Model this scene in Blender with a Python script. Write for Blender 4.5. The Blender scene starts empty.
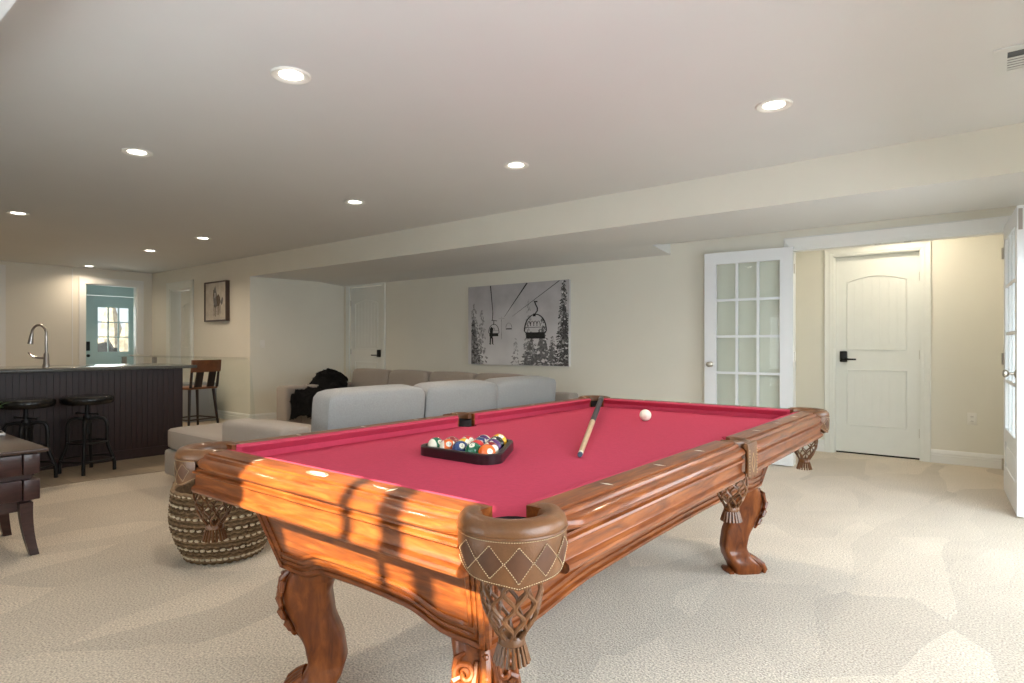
import bpy, bmesh, math, random
from math import sin, cos, pi, radians, sqrt
from mathutils import Vector, Matrix
random.seed(7)
SC = bpy.context.scene
COL = SC.collection

# ------------------------------------------------------------------ materials
def _lnk(nt, a, b): nt.links.new(a, b)
def mat(name, col, rough=.5, var=.0, vscale=8., bump=0., bscale=60., coat=0., metal=0., spec=.5,
        sheen=0., trans=0., stretch=None, col2=None, emit=None, estr=0., ior=1.45, alpha=1.):
    m = bpy.data.materials.new(name); m.use_nodes = True
    nt = m.node_tree; b = nt.nodes['Principled BSDF']
    b.inputs['Base Color'].default_value = (*col, 1)
    b.inputs['Roughness'].default_value = rough
    b.inputs['Metallic'].default_value = metal
    b.inputs['Specular IOR Level'].default_value = spec
    b.inputs['IOR'].default_value = ior
    b.inputs['Coat Weight'].default_value = coat
    b.inputs['Coat Roughness'].default_value = .08
    b.inputs['Sheen Weight'].default_value = sheen
    b.inputs['Transmission Weight'].default_value = trans
    b.inputs['Alpha'].default_value = alpha
    if emit:
        b.inputs['Emission Color'].default_value = (*emit, 1)
        b.inputs['Emission Strength'].default_value = estr
    tc = nt.nodes.new('ShaderNodeTexCoord'); mp = nt.nodes.new('ShaderNodeMapping')
    _lnk(nt, tc.outputs['Object'], mp.inputs['Vector'])
    if stretch: mp.inputs['Scale'].default_value = stretch
    if var > 0 or col2:
        n = nt.nodes.new('ShaderNodeTexNoise'); n.inputs['Scale'].default_value = vscale
        n.inputs['Detail'].default_value = 6; n.inputs['Roughness'].default_value = .6
        _lnk(nt, mp.outputs[0], n.inputs['Vector'])
        r = nt.nodes.new('ShaderNodeValToRGB')
        c2 = col2 or tuple(max(0, c * (1 - var)) for c in col)
        c1 = col if col2 else tuple(min(1, c * (1 + var)) for c in col)
        r.color_ramp.elements[0].position = .32; r.color_ramp.elements[1].position = .68
        r.color_ramp.elements[0].color = (*c2, 1); r.color_ramp.elements[1].color = (*c1, 1)
        _lnk(nt, n.outputs['Fac'], r.inputs['Fac']); _lnk(nt, r.outputs['Color'], b.inputs['Base Color'])
    if bump > 0:
        n2 = nt.nodes.new('ShaderNodeTexNoise'); n2.inputs['Scale'].default_value = bscale
        n2.inputs['Detail'].default_value = 3
        _lnk(nt, mp.outputs[0], n2.inputs['Vector'])
        bp = nt.nodes.new('ShaderNodeBump'); bp.inputs['Strength'].default_value = bump
        bp.inputs['Distance'].default_value = .01
        _lnk(nt, n2.outputs['Fac'], bp.inputs['Height']); _lnk(nt, bp.outputs[0], b.inputs['Normal'])
    return m

M = {}
M['wall'] = mat('wall_paint', (.76, .745, .665), .65, var=.015, vscale=2, bump=.03, bscale=180)
M['wall_far'] = mat('bar_wall_paint', (.76, .74, .67), .65, var=.015, vscale=2)
M['ceil'] = mat('ceiling_paint', (.69, .70, .70), .75, var=.012, vscale=1.5, bump=.04, bscale=150)
M['trim'] = mat('trim_white', (.80, .81, .80), .32, var=.01)
M['door'] = mat('door_white', (.76, .78, .745), .36, var=.012)
M['french'] = mat('french_white', (.80, .83, .86), .3, var=.01)
M['bluedoor'] = mat('duck_egg_paint', (.50, .64, .64), .4, var=.02)
M['black'] = mat('black_metal', (.008, .008, .009), .3, spec=.35)
M['blackseat'] = mat('black_lacquer', (.006, .006, .006), .22, spec=.3, coat=.35)
M['nickel'] = mat('satin_nickel', (.50, .47, .42), .28, metal=1)
M['steel'] = mat('brushed_steel', (.42, .39, .37), .3, metal=1)
M['brass'] = mat('worn_brass', (.62, .54, .38), .35, metal=.8)
M['glass'] = mat('clear_glass', (.93, .98, .97), .02, trans=1., ior=1.45)
M['pane'] = mat('pane_glass', (.92, .97, .96), .02, trans=1., ior=1.25)
M['cloth'] = mat('red_cloth', (.50, .050, .098), .9, var=.05, vscale=60, bump=.15, bscale=900, spec=.2)
M['ivory'] = mat('ivory', (.85, .80, .66), .3)
M['leather'] = mat('brown_leather', (.135, .054, .018), .36, var=.32, vscale=14, bump=.12, bscale=260, coat=.12)
M['leather_dark'] = mat('brown_leather_dark', (.085, .032, .013), .5, var=.2, vscale=20)
M['stitch'] = mat('tan_thread', (.55, .42, .26), .7)
M['hole'] = mat('pocket_lining', (.012, .010, .009), .9)
M['darkwood'] = mat('espresso_wood', (.018, .007, .009), .3, var=.25, vscale=6, stretch=(1, 1, 12))
M['tablewood'] = mat('mahogany_table', (.050, .022, .020), .33, var=.3, vscale=5, stretch=(3, 3, 14), coat=.2)
M['tabletopwood'] = mat('mahogany_top', (.060, .036, .028), .28, var=.3, vscale=5, stretch=(14, 3, 3), coat=.3)
M['barwood'] = mat('bar_panel_wood', (.026, .014, .0155), .42, var=.2, vscale=5, stretch=(6, 6, .8))
M['granite'] = mat('dark_granite', (.045, .05, .05), .12, col2=(.16, .16, .15), vscale=160)
M['sofa'] = mat('grey_weave', (.325, .285, .25), .9, var=.07, vscale=90, bump=.35, bscale=500, sheen=.25)
M['sofa_daylit'] = mat('grey_weave_daylit', (.33, .34, .35), .9, var=.08, vscale=90, bump=.35, bscale=500, sheen=.25)  # sofa weave again, with daylight on the near cushions put into the colour
M['fur'] = mat('black_fur', (.005, .005, .006), .9, spec=.15, var=.3, vscale=60, bump=1., bscale=90)
M['rope'] = mat('seagrass_rope', (.23, .145, .078), .85, var=.45, vscale=45, bump=.5, bscale=200)
M['rope_dark'] = mat('seagrass_dark', (.12, .072, .036), .9, var=.4, vscale=60, bump=.5, bscale=200)
M['husk'] = mat('corn_husk', (.60, .50, .36), .8, var=.15, vscale=60)
M['chairwood'] = mat('walnut_seat', (.16, .060, .026), .35, var=.25, vscale=10, coat=.2)
M['chairblack'] = mat('dark_chair_frame', (.020, .012, .011), .4)
M['greybox'] = mat('grey_enamel', (.24, .26, .285), .35, metal=.2)
M['plastic'] = mat('white_plastic', (.80, .79, .74), .35)
M['vent'] = mat('vent_white', (.66, .68, .67), .45)
M['ventshade'] = mat('vent_shade', (.10, .11, .12), .7)
M['green'] = mat('leaf_green', (.10, .18, .07), .5)
M['terracotta'] = mat('pot_grey', (.35, .34, .32), .6)
M['silver'] = mat('silver_plastic', (.5, .5, .5), .4, metal=.2)
M['lamp'] = mat('lamp_glow', (1, 1, 1), .5, emit=(1, .93, .82), estr=14)
M['frame_br'] = mat('brown_frame', (.06, .036, .028), .4)
M['snow'] = mat('outdoor_snow', (.85, .86, .88), .9)
M['stone'] = mat('outdoor_stone', (.16, .15, .14), .9, var=.5, vscale=5)
def thin_glass(name, tint, k):
    m = bpy.data.materials.new(name); m.use_nodes = True; nt = m.node_tree; N = nt.nodes
    N.remove(N['Principled BSDF']); out = N['Material Output']
    tr = N.new('ShaderNodeBsdfTransparent'); tr.inputs['Color'].default_value = (*tint, 1)
    gl = N.new('ShaderNodeBsdfGlossy'); gl.inputs['Roughness'].default_value = .02
    fr = N.new('ShaderNodeFresnel'); fr.inputs['IOR'].default_value = 1.5
    mx = N.new('ShaderNodeMixShader'); mt = N.new('ShaderNodeMath'); mt.operation = 'MULTIPLY'; mt.inputs[1].default_value = k
    ge = N.new('ShaderNodeNewGeometry'); iv = N.new('ShaderNodeMath'); iv.operation = 'SUBTRACT'; iv.inputs[0].default_value = 1
    m3 = N.new('ShaderNodeMath'); m3.operation = 'MULTIPLY'
    _lnk(nt, ge.outputs['Backfacing'], iv.inputs[1]); _lnk(nt, fr.outputs[0], mt.inputs[0])
    _lnk(nt, mt.outputs[0], m3.inputs[0]); _lnk(nt, iv.outputs[0], m3.inputs[1]); _lnk(nt, m3.outputs[0], mx.inputs['Fac'])
    _lnk(nt, tr.outputs[0], mx.inputs[1]); _lnk(nt, gl.outputs[0], mx.inputs[2]); _lnk(nt, mx.outputs[0], out.inputs['Surface'])
    return m
M['pane'] = thin_glass('pane_glass', (.96, .985, .98), .9)
M['glass'] = thin_glass('table_glass', (.972, .99, .984), 1.)
M['blind'] = mat('blind_slat', (.8, .8, .78), .5)

def wood(name, stretch):
    m = bpy.data.materials.new(name); m.use_nodes = True
    nt = m.node_tree; b = nt.nodes['Principled BSDF']
    tc = nt.nodes.new('ShaderNodeTexCoord'); mp = nt.nodes.new('ShaderNodeMapping')
    mp.inputs['Scale'].default_value = stretch
    _lnk(nt, tc.outputs['Object'], mp.inputs['Vector'])
    n = nt.nodes.new('ShaderNodeTexNoise'); n.inputs['Scale'].default_value = 9
    n.inputs['Detail'].default_value = 8; n.inputs['Roughness'].default_value = .62; n.inputs['Distortion'].default_value = .6
    _lnk(nt, mp.outputs[0], n.inputs['Vector'])
    r = nt.nodes.new('ShaderNodeValToRGB'); e = r.color_ramp.elements
    e[0].position = .30; e[0].color = (.080, .019, .0045, 1)
    e[1].position = .72; e[1].color = (.310, .095, .020, 1)
    k = r.color_ramp.elements.new(.5); k.color = (.185, .047, .0095, 1)
    _lnk(nt, n.outputs['Fac'], r.inputs['Fac']); _lnk(nt, r.outputs['Color'], b.inputs['Base Color'])
    b.inputs['Roughness'].default_value = .38; b.inputs['Specular IOR Level'].default_value = .25
    b.inputs['Coat Weight'].default_value = .42; b.inputs['Coat Roughness'].default_value = .09
    return m
M['wood_x'] = wood('varnished_wood_x', (.7, 6, 6))
M['wood_y'] = wood('varnished_wood_y', (6, .7, 6))
M['wood_z'] = wood('varnished_wood_z', (3, 3, .8))

def carpet_mat():
    m = bpy.data.materials.new('carpet_pile'); m.use_nodes = True
    nt = m.node_tree; b = nt.nodes['Principled BSDF']; N = nt.nodes
    tc = N.new('ShaderNodeTexCoord')
    # fine flecks of the pile
    n1 = N.new('ShaderNodeTexNoise'); n1.inputs['Scale'].default_value = 130; n1.inputs['Detail'].default_value = 3
    _lnk(nt, tc.outputs['Object'], n1.inputs['Vector'])
    r1 = N.new('ShaderNodeValToRGB'); e = r1.color_ramp.elements
    e[0].position = .30; e[0].color = (.33, .265, .20, 1); e[1].position = .64; e[1].color = (.76, .67, .545, 1)
    _lnk(nt, n1.outputs['Fac'], r1.inputs['Fac'])
    # vacuum marks: pile brushed one way or the other, in wedges
    mp = N.new('ShaderNodeMapping'); mp.inputs['Rotation'].default_value = (0, 0, .5); mp.inputs['Scale'].default_value = (1.9, .75, 1)
    nd = N.new('ShaderNodeTexNoise'); nd.inputs['Scale'].default_value = .9; nd.inputs['Detail'].default_value = 1
    mixv = N.new('ShaderNodeVectorMath'); mixv.operation = 'MULTIPLY_ADD'; mixv.inputs[1].default_value = (.28, .28, 0)
    _lnk(nt, tc.outputs['Object'], nd.inputs['Vector']); _lnk(nt, nd.outputs['Color'], mixv.inputs[0]); _lnk(nt, tc.outputs['Object'], mixv.inputs[2])
    _lnk(nt, mixv.outputs[0], mp.inputs['Vector'])
    vo = N.new('ShaderNodeTexVoronoi'); vo.distance = 'MANHATTAN'; vo.inputs['Scale'].default_value = 1.25
    _lnk(nt, mp.outputs[0], vo.inputs['Vector'])
    sep = N.new('ShaderNodeSeparateColor'); _lnk(nt, vo.outputs['Color'], sep.inputs[0])
    mr = N.new('ShaderNodeMapRange'); mr.inputs['To Min'].default_value = .87; mr.inputs['To Max'].default_value = 1.10
    _lnk(nt, sep.outputs[0], mr.inputs['Value'])
    n3 = N.new('ShaderNodeTexNoise'); n3.inputs['Scale'].default_value = 2.2; n3.inputs['Detail'].default_value = 4
    _lnk(nt, tc.outputs['Object'], n3.inputs['Vector'])
    mr3 = N.new('ShaderNodeMapRange'); mr3.inputs['From Min'].default_value = .3; mr3.inputs['From Max'].default_value = .7
    mr3.inputs['To Min'].default_value = .94; mr3.inputs['To Max'].default_value = 1.06
    _lnk(nt, n3.outputs['Fac'], mr3.inputs['Value'])
    mm = N.new('ShaderNodeMath'); mm.operation = 'MULTIPLY'; _lnk(nt, mr.outputs[0], mm.inputs[0]); _lnk(nt, mr3.outputs[0], mm.inputs[1])
    vm = N.new('ShaderNodeVectorMath'); vm.operation = 'SCALE'
    _lnk(nt, r1.outputs['Color'], vm.inputs[0]); _lnk(nt, mm.outputs[0], vm.inputs['Scale'])
    _lnk(nt, vm.outputs[0], b.inputs['Base Color'])
    b.inputs['Roughness'].default_value = .95; b.inputs['Sheen Weight'].default_value = .2
    bp = N.new('ShaderNodeBump'); bp.inputs['Strength'].default_value = .6; bp.inputs['Distance'].default_value = .012
    _lnk(nt, n1.outputs['Fac'], bp.inputs['Height']); _lnk(nt, bp.outputs[0], b.inputs['Normal'])
    return m
M['carpet'] = carpet_mat()

def tile_mat():
    m = bpy.data.materials.new('bar_floor_tile'); m.use_nodes = True
    nt = m.node_tree; b = nt.nodes['Principled BSDF']; N = nt.nodes
    tc = N.new('ShaderNodeTexCoord'); br = N.new('ShaderNodeTexBrick')
    br.inputs['Scale'].default_value = 1.6; br.inputs['Mortar Size'].default_value = .008
    br.inputs['Color1'].default_value = (.36, .29, .21, 1); br.inputs['Color2'].default_value = (.31, .25, .18, 1)
    br.inputs['Mortar'].default_value = (.25, .20, .15, 1)
    _lnk(nt, tc.outputs['Object'], br.inputs['Vector']); _lnk(nt, br.outputs['Color'], b.inputs['Base Color'])
    b.inputs['Roughness'].default_value = .4
    return m
M['tile'] = tile_mat()

# ------------------------------------------------------------------ mesh builder
class MB:
    def __init__(s): s.v = []; s.f = []; s.m = []; s.mi = 0
    def add(s, vs, fs, mi=None):
        o = len(s.v); s.v += [tuple(x) for x in vs]
        s.f += [tuple(o + i for i in f) for f in fs]
        s.m += [s.mi if mi is None else mi] * len(fs); return s
    def box(s, x0, x1, y0, y1, z0, z1, mi=None, T=None):
        x0, x1 = sorted((x0, x1)); y0, y1 = sorted((y0, y1)); z0, z1 = sorted((z0, z1))
        vs = [(x, y, z) for z in (z0, z1) for y in (y0, y1) for x in (x0, x1)]
        if T is not None: vs = [T @ Vector(v) for v in vs]
        return s.add(vs, [(0, 2, 3, 1), (4, 5, 7, 6), (0, 1, 5, 4), (2, 6, 7, 3), (0, 4, 6, 2), (1, 3, 7, 5)], mi)
    def rbox(s, x0, x1, y0, y1, z0, z1, r=.01, seg=2, mi=None, T=None):
        bm = bmesh.new(); bmesh.ops.create_cube(bm, size=1)
        for v in bm.verts:
            v.co = Vector(((x0 + x1) / 2 + v.co.x * (x1 - x0), (y0 + y1) / 2 + v.co.y * (y1 - y0), (z0 + z1) / 2 + v.co.z * (z1 - z0)))
        bmesh.ops.bevel(bm, geom=bm.edges[:], offset=r, segments=seg, affect='EDGES', profile=.5)
        bm.verts.index_update(); vs = [(T @ v.co) if T is not None else v.co.copy() for v in bm.verts]
        fs = [tuple(v.index for v in f.verts) for f in bm.faces]; bm.free()
        return s.add(vs, fs, mi)
    def loft(s, rings, cap=True, closed=True, mi=None):
        n = len(rings[0]); vs = [p for r in rings for p in r]; fs = []
        for i in range(len(rings) - 1):
            for j in range(n if closed else n - 1):
                k = (j + 1) % n
                fs.append((i * n + j, i * n + k, (i + 1) * n + k, (i + 1) * n + j))
        if cap and closed:
            fs.append(tuple(reversed(range(n)))); fs.append(tuple((len(rings) - 1) * n + j for j in range(n)))
        return s.add(vs, fs, mi)
    def tube(s, pts, r, n=8, mi=None, closed=False, cap=True, flat=1.):
        pts = [Vector(p) for p in pts]; m = len(pts); rings = []
        up = Vector((0, 0, 1)); prev = None
        for i, p in enumerate(pts):
            if closed: t = pts[(i + 1) % m] - pts[i - 1]
            else: t = pts[min(i + 1, m - 1)] - pts[max(i - 1, 0)]
            if t.length < 1e-9: t = Vector((0, 0, 1))
            t.normalize()
            if prev is None:
                a = up if abs(t.dot(up)) < .9 else Vector((1, 0, 0)); nx = t.cross(a).normalized()
            else:
                nx = (prev - t * prev.dot(t))
                nx = nx.normalized() if nx.length > 1e-6 else t.orthogonal().normalized()
            prev = nx; ny = t.cross(nx)
            rr = r[i] if isinstance(r, (list, tuple)) else r
            rings.append([p + (nx * cos(2 * pi * j / n) * rr + ny * sin(2 * pi * j / n) * rr * flat) for j in range(n)])
        if closed: rings.append(rings[0]); cap = False
        return s.loft(rings, cap, True, mi)
    def lathe(s, prof, c=(0, 0, 0), n=24, mi=None, cap=True):
        rings = [[(c[0] + r * cos(2 * pi * j / n), c[1] + r * sin(2 * pi * j / n), c[2] + z) for j in range(n)] for r, z in prof]
        return s.loft(rings, cap, True, mi)
    def ball(s, c, r, sc=(1, 1, 1), n=12, mi=None):
        prof = []
        for i in range(1, n // 2 + 0 + 1):
            pass
        rings = []; k = max(4, n // 2)
        for i in range(1, k):
            a = -pi / 2 + pi * i / k
            rings.append([(c[0] + r * sc[0] * cos(a) * cos(2 * pi * j / n), c[1] + r * sc[1] * cos(a) * sin(2 * pi * j / n), c[2] + r * sc[2] * sin(a)) for j in range(n)])
        return s.loft(rings, True, True, mi)
    def prism(s, poly, fn, a, b, mi=None):
        """poly: 2-D outline; fn(u,v,w)->point; extruded w from a to b"""
        return s.loft([[fn(u, v, a) for u, v in poly], [fn(u, v, b) for u, v in poly]], True, True, mi)
    def build(s, name, mats, parent=None, smooth=35, loc=None):
        me = bpy.data.meshes.new(name); me.from_pydata(s.v, [], s.f)
        for m in (mats if isinstance(mats, (list, tuple)) else [mats]): me.materials.append(m)
        for p, i in zip(me.polygons, s.m): p.material_index = i
        bm = bmesh.new(); bm.from_mesh(me); bmesh.ops.recalc_face_normals(bm, faces=bm.faces[:]); bm.to_mesh(me); bm.free()
        if smooth:
            me.shade_smooth(); me.set_sharp_from_angle(angle=radians(smooth))
        o = bpy.data.objects.new(name, me); COL.objects.link(o)
        if loc: o.location = loc
        if parent: o.parent = parent
        return o

def thing(name, label, cat, loc=(0, 0, 0), rz=0, group=None):
    o = bpy.data.objects.new(name, None); COL.objects.link(o); o.location = loc; o.rotation_euler = (0, 0, rz)
    o.empty_display_size = .1
    return tag(o, label, cat, group)
def tag(o, label, cat, group=None):
    o['label'] = label; o['category'] = cat
    if group: o['group'] = group
    return o
def struct(name, mb, mats, smooth=35, label=None):
    o = mb.build(name, mats, None, smooth); o['kind'] = 'structure'
    if label: o['label'] = label
    return o
def copy_tree(o, parent=None):
    c = o.copy(); COL.objects.link(c); c.parent = parent
    for ch in o.children: copy_tree(ch, c)
    return c

# ------------------------------------------------------------------ room shell
CEIL = 2.458; YS = -.9; XE = 1.5; XW = -12.07; YF = 4.678; YB = 6.196; XR = -8.622; YH = 7.268
mb = MB(); mb.box(-14.2, XE + .1, YS - .1, 8, -.08, 0); struct('floor', mb, M['carpet'], 0)
# tiled floor round the bar, its edge slightly curved
mb = MB(); edge = [(-5.99, -.89), (-5.99, 1.2), (-6.02, 1.8), (-5.97, 2.2), (-5.93, 2.5), (-6.1, 2.95), (-6.6, 3.4), (-7.3, 3.9), (-8.0, 4.67), (-12.06, 4.67), (-12.06, -.89)]
mb.prism(edge, lambda u, v, w: (u, v, w), 0.0, .006); struct('floor_bar', mb, M['tile'], 0)
mb = MB(); mb.box(-14.2, XE + .1, YS - .1, YF, CEIL, CEIL + .1); mb.box(-13.15, XW - .12, YF, 5.0, CEIL, CEIL + .1); struct('ceiling', mb, M['ceil'], 0)

# south wall behind the camera: sun window x[-1.2,.02] z[1.38,2.0]; blind window; patio window
def wall_with_holes(name, fn, u0, u1, z0, z1, holes, t, m):
    mb = MB(); us = sorted({u0, u1, *[h[0] for h in holes], *[h[1] for h in holes]})
    for a, b in zip(us, us[1:]):
        hs = sorted([h for h in holes if h[0] <= a and h[1] >= b], key=lambda h: h[2]); z = z0
        for h in hs:
            if h[2] > z: fn(mb, a, b, z, h[2])
            z = h[3]
        if z < z1: fn(mb, a, b, z, z1)
    return struct(name, mb, m, 0)
SUNW = (-.77, .155, 1.54, 2.14)
wall_with_holes('wall_south', lambda mb, a, b, c, d: mb.box(a, b, YS - .12, YS, c, d), -14.2, XE + .1, 0, CEIL,
                [SUNW], .12, M['wall'])
def window(name, x0, x1, z0, z1, nx, blind):
    mb = MB(); y0, y1 = YS - .12, YS
    f = .05
    mb.box(x0, x1, y0 + .03, y0 + .07, z0, z0 + .04); mb.box(x0, x1, y0 + .03, y0 + .07, z1 - .04, z1)
    mb.box(x0, x0 + .04, y0 + .03, y0 + .07, z0, z1); mb.box(x1 - .04, x1, y0 + .03, y0 + .07, z0, z1)
    for (a, hw, c, d) in nx: mb.box(a - hw, a + hw, y0 + .03, y0 + .07, c, d)
    if not blind: mb.box(x0 + .03, x1 - .03, y0 + .03, y0 + .07, 1.70, 1.80); mb.box(x0 + .03, -.20, y0 + .03, y0 + .07, z0 + .03, 1.71)  # added bar and lower panel, shaped to keep the sun off the floor
    # casing on the room side
    for (a, b, c, d) in ((x0 - .08, x0, z0 - .08, z1 + .08), (x1, x1 + .08, z0 - .08, z1 + .08), (x0, x1, z1, z1 + .08), (x0, x1, z0 - .08, z0)):
        mb.box(a, b, y1, y1 + .018, c, d)
    o = struct(name, mb, M['trim'], 0)
    if blind:
        mb = MB(); z = z0 + .03
        while z < z1 - .03:
            T = Matrix.Translation((0, y1 + .032, z)) @ Matrix.Rotation(radians(38), 4, 'X')
            mb.box(x0 + .01, x1 - .01, -.016, .016, -.001, .001, T=T); z += .034
        for xx in (x0 + .2, (x0 + x1) / 2, x1 - .2): mb.tube([(xx, y1 + .032, z0), (xx, y1 + .032, z1)], .001, 4)
        b = mb.build('blind_slats', M['blind'], o, 0)
    return o
window('window_1', *SUNW[:2], *SUNW[2:], [(-.10, .03, 1.80, 2.11), (-.255, .012, 1.80, 2.11)], False)
window('window_2', -2.75, -1.35, .30, 1.76, [], True)
mb = MB(); mb.box(XE, XE + .1, YS - .1, 8, 0, CEIL); struct('wall_east', mb, M['wall'], 0)
# window on the east wall, blinds drawn
def east_window(name, y0, y1, z0, z1):
    mb = MB()
    for (a, b, c, d) in ((y0 - .08, y0, z0 - .08, z1 + .08), (y1, y1 + .08, z0 - .08, z1 + .08), (y0, y1, z1, z1 + .08), (y0, y1, z0 - .08, z0)):
        mb.box(XE - .02, XE, a, b, c, d)
    mb.box(XE - .006, XE - .001, y0, y1, z0, z1)
    return struct(name, mb, M['trim'], 0)
east_window('window_3', .3, 2.1, .35, 2.0); east_window('window_added', 3.4, 5.0, .35, 2.0)  # the farther one is added, unseen, to go with the far fill light

# far left wall with the doorway to the entrance
wall_with_holes('wall_west', lambda mb, a, b, c, d: mb.box(XW - .12, XW, a, b, c, d), YS - .1, YF + .1, 0, CEIL, [(3.63, 4.43, 0, 2.20)], .12, M['wall_far'])
# wall with the small picture, then the recess
wall_with_holes('wall_north_bar', lambda mb, a, b, c, d: mb.box(a, b, YF, YF + .12, c, d), XW - .12, XR, 0, CEIL, [(-11.32, -10.53, 0, 2.13)], .12, M['wall_far'])
XRB = -8.42
mb = MB(); mb.prism([(XR - .12, YF + .12), (XR, YF + .0), (XRB, YB + .12), (XR - .12, YB + .12)], lambda u, v, w: (u, v, w), 0, CEIL); struct('wall_recess', mb, M['wall'], 0)
DL, DR, DT = -1.515, .105, 2.062
wall_with_holes('wall_north', lambda mb, a, b, c, d: mb.box(a, b, YB, YB + .12, c, d), XR, XE, 0, CEIL,
                [(-8.27, -7.46, 0, 2.09), (DL, DR, 0, DT)], .12, M['wall'])
# dropped soffit: front face at YF, underside flat, tipping down on the left and up on the right near the wall
ZS = 2.168; mb = MB(); ya = 5.74
for (xa, xb, zb) in ((XR, -2.72, 2.122), (-2.72, XE, 2.24)):
    pf = [(YF, CEIL), (YF, ZS), (ya, ZS), (YB, zb), (YB, CEIL)]
    mb.prism(pf, lambda u, v, w: (w, u, v), xa, xb)
struct('ceiling_soffit', mb, M['ceil'], 0)
# same wall paint on the soffit's face
mb = MB(); mb.box(XR, XE, YF - .004, YF, ZS + .0005, CEIL); struct('trim_soffit_face', mb, M['wall'], 0)
mb = MB(); mb.box(-14.1, XE, YS, .525, 2.2, CEIL); struct('ceiling_bulkhead', mb, M['ceil'], 0)

# hallway behind the french doors
mb = MB(); mb.box(-2.0, -1.9, YB + .12, YH, 0, CEIL); struct('wall_hall_left', mb, M['wall'], 0)
mb = MB(); mb.box(.105, .2, YB + .12, YH, 0, CEIL); struct('wall_hall_right', mb, M['wall'], 0)
mb = MB(); mb.box(-2.0, .2, YB + .12, YH + .1, CEIL, CEIL + .05); struct('ceiling_hall', mb, M['ceil'], 0)
wall_with_holes('wall_hall_back', lambda mb, a, b, c, d: mb.box(a, b, YH, YH + .1, c, d), -2.0, .2, 0, CEIL, [(-1.345, -.565, 0, 2.10)], .1, M['wall'])

# ---- casings
def casing(name, x0, x1, zt, y, w=.085, t=.02, mt=None, head=None):
    """door casing on a wall facing -y, opening x0..x1"""
    mb = MB(); head = head or w
    prof = [(0, 0), (0, .6), (.12, .75), (.2, .75), (.28, 1), (.8, .85), (.9, 1.1), (1, 1.0), (1, 0)]
    def strip(pa, pb, dirn):   # mitred strip: pa/pb inner ends, outward direction
        rings = []
        for (pt, mit) in (pa, pb):
            rings.append([(pt[0] + dirn[0] * u * w + mit[0] * u * w, y - v * t, pt[1] + dirn[1] * u * w + mit[1] * u * w) for u, v in prof])
        mb.loft(rings)
    def strip(pa, pb, dirn):
        rings = []
        for (pt, mit) in (pa, pb):
            rings.append([(pt[0] + (dirn[0] + mit[0]) * u * w, y - v * t, pt[1] + (dirn[1] + mit[1]) * u * head) for u, v in prof])
        mb.loft(rings)
    strip(((x0, .0), (0, 0)), ((x0, zt), (0, 1)), (-1, 0)); strip(((x1, .0), (0, 0)), ((x1, zt), (0, 1)), (1, 0))
    strip(((x0, zt), (-1, 0)), ((x1, zt), (1, 0)), (0, 1))
    return struct(name, mb, mt or M['trim'])
casing('trim_1', DL, DR, DT, YB, .055, head=.105)
casing('trim_2', -1.345, -.565, 2.10, YH, .085, mt=M['door'])
casing('trim_3', -8.27, -7.46, 2.09, YB, .08, mt=M['door'])
casing('trim_4', -11.32, -10.53, 2.13, YF, .11, mt=M['door'])
# jambs of the french opening
mb = MB(); mb.box(DL, DL + .018, YB, YB + .12, 0, DT); mb.box(DR - .018, DR, YB, YB + .12, 0, DT); mb.box(DL + .018, DR - .018, YB, YB + .12, DT - .018, DT)
o = struct('trim_5', mb, M['trim'], 0)
for x in (-.80, -.58):
    k = MB(); k.box(x - .025, x + .025, YB + .02, YB + .05, DT - .021, DT - .0185); k.build('ball_catch', M['steel'], o, 0)
# jamb of the hall door
mb = MB(); mb.box(-1.345, -1.335, YH, YH + .1, 0, 2.10); mb.box(-.575, -.565, YH, YH + .1, 0, 2.10); mb.box(-1.345, -.565, YH, YH + .1, 2.09, 2.10)
struct('trim_6', mb, M['door'], 0)
mb = MB(); mb.box(-11.32, -11.30, YF, YF + .2, 0, 2.13); mb.box(-11.32, -10.53, YF, YF + .2, 2.11, 2.13); mb.box(-10.55, -10.53, YF, YF + .2, 0, 2.13)
struct('trim_7', mb, M['door'], 0)

# casing of the entrance doorway on the far left wall (faces +x)
mb = MB()
for (a, b, c, d) in ((3.54, 3.63, 0, 2.31), (4.43, 4.53, 0, 2.31), (3.63, 4.43, 2.20, 2.31)): mb.box(XW, XW + .02, a, b, c, d)
mb.box(XW - .12, XW, 3.63, 3.645, 0, 2.2); mb.box(XW - .12, XW, 4.415, 4.43, 0, 2.2); mb.box(XW - .12, XW, 3.645, 4.415, 2.185, 2.2)
struct('trim_8', mb, M['trim'], 0)
mb = MB(); mb.box(XW, XW + .016, 2.50, 2.57, 0, 2.40); mb.box(XW, XW + .008, 3.44, 3.455, 0, 2.42); struct('trim_9', mb, M['trim'], 0)

def baseboard(name, fn):
    mb = MB(); prof = [(0, 0), (.016, 0), (.016, .075), (.011, .082), (.011, .088), (.016, .092), (.013, .118), (.006, .128), (0, .13)]
    fn(mb, prof); return struct(name, mb, M['trim'])
baseboard('baseboard_hall', lambda mb, pr: mb.prism(pr, lambda u, v, w: (w, YH - u, v), -.48, .105))
baseboard('baseboard_hall_left', lambda mb, pr: mb.prism(pr, lambda u, v, w: (w, YH - u, v), -1.9, -1.43))
baseboard('baseboard_north', lambda mb, pr: mb.prism(pr, lambda u, v, w: (w, YB - u, v), -7.38, -1.62))
baseboard('baseboard_bar', lambda mb, pr: (mb.prism(pr, lambda u, v, w: (w, YF - u, v), -10.42, XR), mb.prism(pr, lambda u, v, w: (w, YF - u, v), -12.05, -11.43)))
baseboard('baseboard_recess', lambda mb, pr: mb.loft([[(XR + u, YF, v) for u, v in pr], [(XRB - .015 + u, YB, v) for u, v in pr]]))
baseboard('baseboard_west', lambda mb, pr: mb.prism(pr, lambda u, v, w: (XW + u, w, v), YS, 3.53))

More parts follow.
